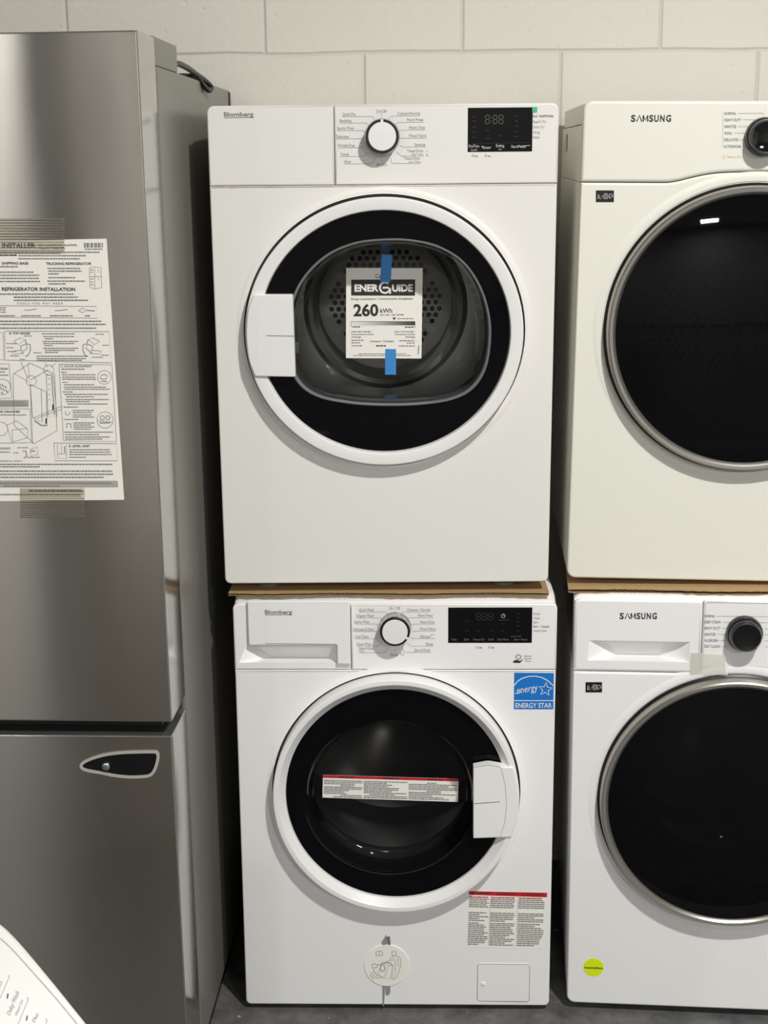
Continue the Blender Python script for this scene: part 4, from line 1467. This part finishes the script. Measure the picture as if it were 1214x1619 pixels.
# ------------------------------------------------------------------ cardboard between the stacks
def cardboard(fr, name, label, x0, x1, y0, y1, z, th, seed, frame_cut):
    r_ = random.Random(seed)
    root = fr.thing(name, label, 'cardboard', ((x0 + x1) / 2, y0, z))
    XF = Matrix.Translation((-(x0 + x1) / 2, -y0, -z))
    n = 60
    for part, za, zb, m_ in (('top_liner', z + th * 0.80, z + th, KRAFT), ('bottom_liner', z, z + th * 0.14, KRAFT)):
        b = MB(XF).use(m_)
        A = [[], []]
        for i in range(n + 1):
            x = x0 + (x1 - x0) * i / n
            yy = y0 + r_.uniform(-0.0016, 0.0016) + 0.003 * math.sin(i * 0.23 + seed)
            for k, zz in enumerate((za, zb)):
                A[k].append((b.v(x, yy, zz), b.v(x, y1, zz)))
        for i in range(n):
            for k in (0, 1):
                b.f([A[k][i][0], A[k][i + 1][0], A[k][i + 1][1], A[k][i][1]], False)
            b.f([A[0][i][0], A[0][i + 1][0], A[1][i + 1][0], A[1][i][0]], False)
            b.f([A[0][i][1], A[0][i + 1][1], A[1][i + 1][1], A[1][i][1]], False)
        for i in (0, n):
            b.f([A[0][i][0], A[0][i][1], A[1][i][1], A[1][i][0]], False)
        b.build(part, root)
    b = MB(XF).use(KRAFTD)
    nf = int((x1 - x0) / 0.0024)
    pr = None
    for i in range(nf + 1):
        x = x0 + 0.001 + (x1 - x0 - 0.002) * i / nf
        zz = z + th * (0.47 + 0.30 * math.sin(i * math.pi / 2.0 + 0.6))
        if frame_cut and (0.15 < i / nf < 0.32 or 0.45 < i / nf < 0.5):
            zz = z + th * 0.3
        cur = (b.v(x, y0 + 0.0006, zz), b.v(x, y1 - 0.002, zz))
        if pr:
            b.f([pr[0], cur[0], cur[1], pr[1]])
        pr = cur
    b.build('fluting', root)
    return root


cw0 = W.at(359.5, 941, 0.0)[0]; cw1 = W.at(869, 937, 0.0)[0]
cardboard(W, 'cardboard_sheet', 'brown corrugated cardboard pad between the middle washer and the dryer above it', cw0, cw1, 0.012, 0.52, 0.8325, 0.0052, 3, True)
s0 = SW.at(898.5, 938, 0.0)[0]
cardboard(SW, 'cardboard_sheet', 'brown corrugated cardboard pad with open fluted edge between the two right-hand machines', s0, 0.60, 0.012, 0.53, HW + 0.0003, 0.0072, 5, False)

# ------------------------------------------------------------------ fridge
F = Frame((-0.3465, -0.18, 0.0), (0, -0.0034, -0.045))
fr = F.thing('refrigerator', 'tall brushed stainless steel fridge with paper taped on its door, left of the stacks', 'refrigerator')
FW, FD, FH = 0.84, 0.73, 1.768
OUT = 0.13
b = MB().use(SIDE)
b.slab(rr(-FW, 0.0, 0.03, FH, 0.004), 0.0, FD, 0.004)
case = b.build('case', fr)
b = MB().use(BLACKP)
b.box(-FW + 0.02, -0.006, 0.02, FD - 0.02, 0.0, 0.032)
b.build('base', fr)
zb_u = F.at(150, 1141.2, OUT)[1]
zt_u = F.at(150, 48.6, OUT)[1]
zt_d = F.at(150, 1162.6, OUT)[1]
b = MB().use(STEEL)
b.slab(rr(-FW, 0.0, zb_u, zt_u, 0.002), -OUT, OUT - 0.012, 0.003, side=DOORSIDE)
ud = b.build('door', fr, 'large brushed stainless upper door')
b = MB().use(STEEL)
b.slab(rr(-FW, 0.0, 0.055, zt_d, 0.002), -OUT, OUT - 0.012, 0.003, side=DOORSIDE)
dd = b.build('freezer_drawer', fr, 'brushed stainless lower drawer front')
b = MB().use(DARKLINE)
b.box(-FW + 0.01, -0.007, -0.012, 0.0, 0.07, FH - 0.03)
b.build('gasket', fr)
b = MB().use(BLACKP)
b.box(-FW + 0.004, -0.02, -OUT + 0.02, -0.013, zb_u - 0.013, zb_u + 0.0005)
b.build('door_bottom_trim', ud)
# handle mount recess with its screw, handle missing
px_ = [(126.2, 1211), (128.5, 1205.5), (136, 1200.5), (150, 1195), (170, 1190), (195, 1187.2), (222, 1186.3), (244, 1186.2), (250.5, 1189), (252.5, 1196), (250.5, 1207), (246, 1219), (240, 1226), (230, 1229), (205, 1230), (180, 1227.5), (160, 1223.5), (140, 1220), (130, 1216.5)]
outl = smooth_closed([F.at(x, y, OUT) for x, y in px_], 5)
cx0 = sum(p[0] for p in outl) / len(outl); cz0 = sum(p[1] for p in outl) / len(outl)
innl = offset(outl, 0.0048)
b = MB().use(mat('mount_rim', rgb(186, 183, 174), 0.45))
A = b.loop(outl, -OUT - 0.0002); B = b.loop(outl, -OUT - 0.0022); Cc = b.loop(innl, -OUT - 0.0022); Dd = b.loop(innl, -OUT - 0.0003)
b.bridge(A, B); b.bridge(B, Cc); b.bridge(Cc, Dd)
hm = b.build('handle_mount', dd, 'grey teardrop rim of the missing handle mount')
b = MB().use(BLACKP)
b.poly(innl, -OUT - 0.0005)
b.build('mount_plate', hm, 'black plate inside the rim')
sc_ = F.at(168, 1211, OUT)
b = MB().use(ZINC)
b.lathe([(0.0075, -OUT - 0.0006), (0.0075, -OUT - 0.003), (0.0068, -OUT - 0.0045), (0.004, -OUT - 0.006), (0, -OUT - 0.0062)], sc_[0], sc_[1], n=24)
for k in range(2):
    a = math.radians(35 + 90 * k)
    t = Vector((math.cos(a), math.sin(a))) * 0.0045; nn = Vector((-t.y, t.x)).normalized() * 0.0008
    c0 = Vector(sc_)
    b.use(GREYP).quad([tuple(c0 - t - nn), tuple(c0 + t - nn), tuple(c0 + t + nn), tuple(c0 - t + nn)], -OUT - 0.0064)
b.build('screw', hm)
# hinge cover
b = MB().use(SIDE)
b.slab(rr(-0.085, -0.0005, FH, FH + 0.044, (0.001, 0.001, 0.003, 0.003)), -0.012, 0.185, 0.003)
b.build('hinge_cover', fr)
b = MB().use(SIDE)
b.box(-0.08, -0.004, -0.058, -0.03, FH + 0.005, FH + 0.040)
b.box(-0.075, -0.006, -0.03, -0.012, FH + 0.004, FH + 0.036)
b.build('hinge_bracket', fr)
# cord looping out of the hinge cover
cpts = [(-0.012, 0.17, FH + 0.012), (-0.008, 0.22, FH + 0.018), (-0.006, 0.30, FH + 0.016), (-0.004, 0.37, FH + 0.010), (0.004, 0.43, FH + 0.000), (0.010, 0.445, FH - 0.010), (0.008, 0.43, FH - 0.015), (0.003, 0.40, FH - 0.008), (-0.006, 0.38, FH + 0.005), (-0.03, 0.36, FH + 0.006), (-0.10, 0.38, FH + 0.006), (-0.2, 0.46, FH + 0.006), (-0.25, 0.6, FH + 0.006)]
cp = [Vector(p) for p in cpts]
path = []
for i in range(len(cp) - 1):
    p0, p1, p2, p3 = cp[max(i - 1, 0)], cp[i], cp[i + 1], cp[min(i + 2, len(cp) - 1)]
    for k in range(6):
        t = k / 6
        path.append(0.5 * ((2 * p1) + (p2 - p0) * t + (2 * p0 - 5 * p1 + 4 * p2 - p3) * t * t + (3 * p1 - p0 - 3 * p2 + p3) * t ** 3))
path.append(cp[-1])
b = MB().use(BLACKP)
b.tube(path, 0.0052, 10)
b.build('cord', fr, 'black cord looping behind the hinge cover')
b = MB().use(RUBBER)
b.box(-0.06, 0.0015, FD - 0.012, FD + 0.004, 0.05, FH - 0.004)
b.build('rear_edge', fr)

# installer sheet taped to the fridge door
so = F.at(60, 792, OUT)
sheet = F.thing('instruction_sheet', 'large white printed installer instruction sheet taped on the stainless fridge door', 'paper', (so[0], -OUT - 0.0003, so[1]))
XF = Matrix.Translation((-so[0], OUT + 0.0003, -so[1]))
b = MB(XF)
SO = OUT + 0.0006
P = Pen(b, F, SO)
tr_, br_ = Vector(P.p(168.4, 377.4)), Vector(P.p(196.2, 790.2))
down = br_ - tr_
left = Vector((down.y, -down.x)).normalized() * 0.279
left = Vector((-abs(left.x), left.y if left.x < 0 else -left.y))
corn = [br_ + left, br_, tr_, tr_ + left]
b.use(PAPER).slab([tuple(v) for v in corn], -SO, 0.0005, 0.0)
P.out = SO + 0.0001


def S(x, y):        # measured on an enlarged crop of the sheet
    return (x / 3.68, 360 + y / 3.68)


def ST_(s, x0, x1, yb, h, m=BL, bold=0.01, y1=None):
    a = S(x0, yb); c = S(x1, yb if y1 is None else y1)
    P.text(s, a[0], c[0], a[1], h / 3.68, m, bold, 0.0003, c[1])


def SWD(x0, x1, y, h=9, m=SMALL, dy=0.0):
    a = S(x0, y); c = S(x1, y + dy)
    P.words(a[0], c[0], a[1], h * 0.78 / 3.68, m, c[1], 0.0003, (1.6, 6), 0.7)


def SL(pts, wd=2.5, m=TEXT, closed=False):
    P.line([S(*p_) for p_ in pts], wd / 3.68, m, 0.0003, closed)


def circ(x, y, r, wd=2.5, m=TEXT):
    SL([(x + r * math.cos(math.radians(a)), y + r * math.sin(math.radians(a))) for a in range(0, 360, 24)], wd, m, True)


ST_('INSTALLER:', 14, 212, 116, 27, bold=0.03, y1=118)
ST_('ATTENTION', -190, -6, 113, 27, bold=0.03, y1=116)
ST_('FOR A QUALITY INSTALLATION,', 224, 450, 106, 10, bold=0.02)
ST_('FOLLOW THESE TIPS.', 226, 380, 123, 11, bold=0.02)
for k in range(26):
    if k % 5 != 3:
        x = 488 + k * 4.3
        a, c = S(x, 88), S(x + (2.6 if k % 3 else 1.5), 116)
        P.rect(a[0], a[1], c[0], c[1], BL, 0.0003)
SWD(494, 596, 128, 8)
SWD(-200, 580, 146, 9, dy=0)
SWD(-120, 98, 164, 10, BL); SWD(108, 504, 166); SWD(108, 468, 184)
ST_('SHIPPING BASE', 12, 166, 214, 14, bold=0.02); ST_('OFF', -40, 2, 213, 14, bold=0.02); ST_('TRUCKING REFRIGERATOR', 268, 532, 216, 14, bold=0.02)
SWD(-100, 104, 230)
for y, e in ((262, 196), (280, 230), (298, 226), (316, 238)):
    SWD(-200, e, y)
for y, s_, e in ((240, 276, 466), (256, 282, 476), (272, 282, 344), (294, 282, 442), (314, 276, 494), (330, 282, 386)):
    SWD(s_, e, y)
SL([(520, 235), (548, 228), (588, 232), (592, 348), (550, 356), (524, 345), (520, 235)], 2.5); SL([(552, 240), (552, 352)], 2.5); SL([(522, 284), (592, 284)], 2.5)
SL([(572, 240), (573, 262)], 2); SL([(574, 292), (574, 308)], 2)
for y in (248, 262, 300, 318, 334):
    SWD(526, 546, y, 6, TEXTL)
ST_('REFRIGERATOR INSTALLATION', 12, 438, 366, 19, bold=0.025, y1=368)
for y, s_, e in ((390, -140, 434), (408, 80, 454), (426, 82, 512)):
    SWD(s_, e, y, 10)
ST_('T O O L S   Y O U   M A Y   N E E D', 98, 366, 446, 11, bold=0.012)
SL([(-120, 452), (562, 458), (566, 526), (-120, 520)], 2.5)
for x, y in ((140, 478), (320, 480)):
    SL([(x, y + 2), (x + 40, y), (x + 74, y - 6)], 4, TEXTL)
SL([(458, 482), (480, 468), (506, 480), (480, 494), (458, 482)], 3); SL([(506, 480), (552, 484)], 6, TEXTL)
for s_, e in ((-30, 88), (124, 242), (290, 424), (494, 526)):
    SWD(s_, e, 516, 9)
for y in (468, 480, 494):
    SWD(-60, 36, y, 7)
SWD(-200, 590, 548, 10); SWD(-200, 616, 566, 10); SWD(-200, 566, 588, 10)
SL([(28, 602), (634, 604), (650, 786), (30, 770), (28, 602)], 3); SL([(-60, 608), (18, 610), (26, 768), (-60, 766)], 3)
ST_('B. TOP HINGES', 56, 176, 620, 11, bold=0.02)
for y, s_, e in ((620, 244, 440), (636, 252, 432), (648, 262, 310), (664, 248, 456), (676, 252, 432), (688, 258, 310), (704, 250, 456), (716, 262, 438), (728, 262, 340), (750, 212, 506), (764, 214, 500), (774, 216, 480)):
    SWD(s_, e, y, 7)
for ox, fl in ((100, 1), (560, -1)):
    SL([(ox - 20 * fl, 660), (ox + 20 * fl, 640), (ox + 44 * fl, 650), (ox + 10 * fl, 680), (ox - 20 * fl, 660)], 2.5, TEXTL)
    SL([(ox + 46 * fl, 650), (ox + 56 * fl, 676), (ox + 76 * fl, 680), (ox + 78 * fl, 710), (ox + 66 * fl, 740), (ox + 48 * fl, 750)], 5)
    SL([(ox + 20 * fl, 690), (ox + 50 * fl, 676), (ox + 60 * fl, 700), (ox + 26 * fl, 730), (ox + 20 * fl, 690)], 4)
    SL([(ox - 30 * fl, 718), (ox + 34 * fl, 712), (ox + 40 * fl, 730), (ox - 24 * fl, 736), (ox - 30 * fl, 718)], 2.5)
for s_, e, y in ((38, 96, 676), (38, 78, 700), (44, 96, 722), (60, 110, 748), (116, 150, 768), (140, 186, 632), (196, 242, 730), (556, 606, 622), (596, 634, 686), (590, 632, 744), (534, 600, 756)):
    SWD(s_, e, y, 6, TEXT)
SL([(122, 780), (164, 880)], 2.5); SL([(164, 786), (172, 880)], 2.5); SL([(260, 784), (276, 812)], 2.5); SL([(330, 784), (296, 812)], 2.5)
SL([(344, 794), (652, 798), (678, 1244), (370, 1238), (344, 794)], 3)
ST_('C. DOOR ALIGNMENT', 354, 536, 812, 12, bold=0.02)
SWD(358, 494, 826, 8)
circ(608, 870, 40); SL([(586, 862), (606, 852), (626, 862), (618, 880), (592, 880), (582, 868)], 4); SL([(590, 892), (622, 894)], 5)
for y, s_, e in ((844, 356, 392), (858, 362, 556), (872, 362, 556), (884, 362, 560), (902, 364, 394), (916, 372, 548), (930, 372, 616), (942, 374, 642), (958, 366, 424), (972, 376, 630), (986, 386, 546), (1002, 380, 634), (1014, 386, 522), (1028, 394, 630), (1046, 370, 456),
                 (1066, 422, 546), (1078, 424, 534), (1092, 424, 532), (1104, 424, 546), (1118, 374, 460), (1138, 426, 548), (1150, 428, 530), (1162, 428, 552), (1174, 430, 530), (1192, 376, 658), (1206, 378, 576), (1220, 380, 640), (1232, 380, 596)):
    SWD(s_, e, y, 7)
SL([(380, 1070), (384, 1088), (402, 1088), (408, 1070)], 4, TEXTL); SL([(388, 1166), (388, 1140), (412, 1140), (414, 1166)], 5, TEXTL)
circ(612, 1118, 48); circ(596, 1106, 12, 4); circ(628, 1106, 12, 4); SL([(570, 1124), (656, 1132)], 3); SL([(640, 1136), (580, 1136)], 5)
SL([(76, 852), (176, 788), (318, 852), (332, 1180), (200, 1256), (84, 1150), (76, 852)], 3); SL([(176, 910), (270, 956), (274, 1150), (190, 1100), (176, 910)], 3)
SL([(270, 852), (310, 862), (332, 1100), (280, 1100), (270, 852)], 3); SL([(84, 848), (180, 902)], 2, TEXTL); SL([(180, 884), (282, 826)], 3)
SL([(176, 910), (190, 1256)], 3); SL([(240, 940), (246, 1130)], 3); SL([(300, 860), (318, 1090)], 5)
circ(182, 890, 30); circ(284, 828, 30)
SL([(190, 1108), (360, 1038), (358, 1056), (216, 1108)], 2.5); SL([(308, 1028), (308, 1062)], 7, BL); SL([(268, 1110), (268, 1140)], 7, BL); SL([(200, 1120), (240, 1150), (274, 1150)], 7)
for k in range(5):
    SL([(278 + k, 880 + 30 * k), (292 + k, 880 + 30 * k)], 3, TEXTL)
SL([(-60, 790), (52, 792), (70, 990), (-60, 994)], 3)
ST_('SECTION', -40, 44, 826, 11, bold=0.02); SWD(-60, 30, 842, 7); SWD(-60, 48, 860, 7)
circ(16, 926, 46); 
for k in range(7):
    SL([(-6 + (k * 17) % 44, 900 + k * 9), (4 + (k * 17) % 44, 918 + k * 8)], 6)
a = [S(-60, 1002), S(166, 1002), S(168, 1042), S(-60, 1046)]
P.quad([a[3], a[2], a[1], a[0]], PAPERG, 0.0002)
SWD(-60, 150, 1020, 8); SWD(-60, 156, 1034, 8)
SL([(-60, 1054), (174, 1054), (184, 1250), (-60, 1254)], 3)
ST_('FREEZER DRAWER', -64, 118, 1076, 11, bold=0.02); SWD(-60, 152, 1092, 7)
SL([(40, 1150), (96, 1122), (160, 1168), (164, 1220), (70, 1248), (40, 1150)], 2.5); SL([(70, 1176), (160, 1168)], 2.5); SL([(70, 1176), (76, 1246)], 2.5); circ(6, 1170, 40)
ST_('WARNING', -40, 60, 1290, 12, TEXT, 0.02); SWD(-60, 60, 1308, 7)
SL([(176, 1290), (216, 1274), (222, 1318), (182, 1330), (176, 1290)], 2.5); SL([(132, 1300), (150, 1298), (156, 1330), (138, 1340)], 6); SL([(180, 1300), (204, 1298)], 6)
SWD(100, 166, 1282, 6); SWD(78, 112, 1312, 6); SWD(160, 232, 1338, 6)
SL([(314, 1252), (680, 1256), (684, 1356), (322, 1356), (314, 1252)], 3)
ST_('E. LEVEL UNIT', 402, 524, 1276, 12, bold=0.02)
for y, e in ((1294, 640), (1308, 644), (1322, 650), (1338, 500)):
    SWD(404, e, y, 7)
SL([(334, 1258), (336, 1340), (388, 1344), (386, 1260)], 2.5); SL([(358, 1258), (358, 1316)], 2); SL([(336, 1316), (388, 1316)], 2); SL([(376, 1272), (376, 1310)], 4, BL)
ST_('PERSONAL SAFETY', 2, 132, 1362, 9, TEXT, 0.01)
SWD(-200, 654, 1380, 9); SWD(-200, 232, 1394, 9)
for y, e in ((1420, 656), (1438, 658), (1456, 604)):
    SWD(-200, e, y, 10)
a = [S(-200, 1470), S(684, 1472), S(688, 1510), S(-200, 1512)]
P.quad([a[3], a[2], a[1], a[0]], PAPERG, 0.0002)
SWD(-200, 648, 1490, 9); SWD(22, 350, 1506, 9)
SWD(166, 484, 1534, 9, BL); SWD(-60, 468, 1556, 9)
sh = b.build('printed_page', sheet)
for name_, yy, x0, x1, n_, lab in (('tape', (345, 401), -60, 102, 13, 'filament tape over the top edge'), ('tape', (771, 819), 31, 134, 14, 'filament tape over the bottom edge')):
    b = MB(XF)
    P = Pen(b, F, SO + 0.0008)
    b.use(TAPEC).slab([P.p(x0, yy[1]), P.p(x1, yy[1]), P.p(x1, yy[0]), P.p(x0, yy[0])], -(SO + 0.0008), 0.0003, 0.0)
    for k in range(n_):
        y = yy[0] + 3 + (yy[1] - yy[0] - 4) * k / (n_ - 1)
        P.line([(x0 + 1, y), (x1 - (1 if k % 3 else 6), y + 0.2)], 0.8, LINE, 0.0003)
    b.build(name_, sheet, lab)

# ------------------------------------------------------------------ white machine corner nearest the camera
ZN = 0.90


def atz(px, py, z=ZN):
    d = CR * ((px - 607.0) / FPX) - CU * ((py - 809.5) / FPX) + CF
    t = (z - CAM.z) / d.z
    p = CAM + d * t
    return (p.x, p.y)


e0 = [atz(x, y) for x, y in ((0, 1452.5), (12, 1462.0), (26, 1476.0), (40, 1491.5), (60, 1515), (90, 1551), (145, 1619))]
dr = (Vector(e0[-1]) - Vector(e0[-2])).normalized()
far = Vector(e0[-1]) + dr * 0.18
nl = Vector((dr.y, -dr.x))
if nl.x > 0:
    nl = -nl
e0 = [tuple(Vector(e0[0]) + Vector((-0.20, 0.045))), tuple(Vector(e0[0]) + Vector((-0.10, 0.055))), tuple(Vector(e0[0]) + Vector((-0.04, 0.035)))] + e0
outl = e0 + [tuple(far), tuple(far + nl * 0.46), tuple(Vector(e0[0]) + nl * 0.30 - dr * 0.02)]
ctr = Vector((sum(p[0] for p in outl) / len(outl), sum(p[1] for p in outl) / len(outl)))
near = bpy.data.objects.new('washing_machine', None)
COL.objects.link(near)
near.location = (ctr.x, ctr.y, 0)
near['label'] = 'white washing machine whose pale printed top juts into the lower left corner, nearest the viewer'
near['category'] = 'washing machine'
TOPX = Matrix.Translation((-ctr.x, -ctr.y, 0)) @ Matrix(((1, 0, 0, 0), (0, 0, 1, 0), (0, -1, 0, 0), (0, 0, 0, 1)))
b = MB(TOPX).use(WHITE2)
b.slab(outl[::-1], -ZN, ZN, 0.010)
b.build('cabinet', near)
PRN = mat('pale_grey_print', rgb(196, 194, 196), 0.6)
PRD = mat('mid_grey_print', rgb(110, 110, 116), 0.6)


def nline(pix, wd, m_, lift=0.0005):
    b.use(m_).strip([atz(*p_) for p_ in pix], wd, -ZN - lift)


def ntext(s, A, B, C_, m_, bold=0.0):
    pts, fcs = glyphs(s, bold)
    lo = min(p[0] for p in pts); hi = max(p[0] for p in pts)
    A, B, C_ = Vector(atz(*A)), Vector(atz(*B)), Vector(atz(*C_))
    b.use(m_).affine([((p[0] - lo) / (hi - lo), p[1] / CAP) for p in pts], fcs, A, B - A, C_ - A, -ZN - 0.0005)


b = MB(TOPX)
nline([(0, 1484), (10, 1492), (24, 1506), (50, 1535), (90, 1580), (122, 1619)], 0.0011, PRN)
nline([(14, 1542), (14.5, 1546), (0, 1580)], 0.0011, PRN)
nline([(43.5, 1577), (45, 1581), (28, 1622)], 0.0011, PRN)
nline([(73, 1611), (74.5, 1615), (71, 1624)], 0.0011, PRN)
ntext('Delay Wash', (16, 1607), (31, 1570), (10.5, 1602), PRN, 0.012)
ntext('+Power Con', (27, 1608), (37, 1583), (23, 1605), PRN, 0.008)
ntext('Plus', (56, 1617), (62, 1604), (50.5, 1614), PRN, 0.012)
ntext('ns', (0.5, 1563), (4.5, 1553), (-5, 1560), PRN, 0.012)
for x, y in ((12, 1575), (42.5, 1610)):
    b.use(PRD).quad([atz(x - 1.6, y + 3.6), atz(x + 0.6, y + 4.2), atz(x + 2.0, y - 3.0), atz(x - 0.4, y - 3.8)], -ZN - 0.0005)
b.build('top_lettering', near)
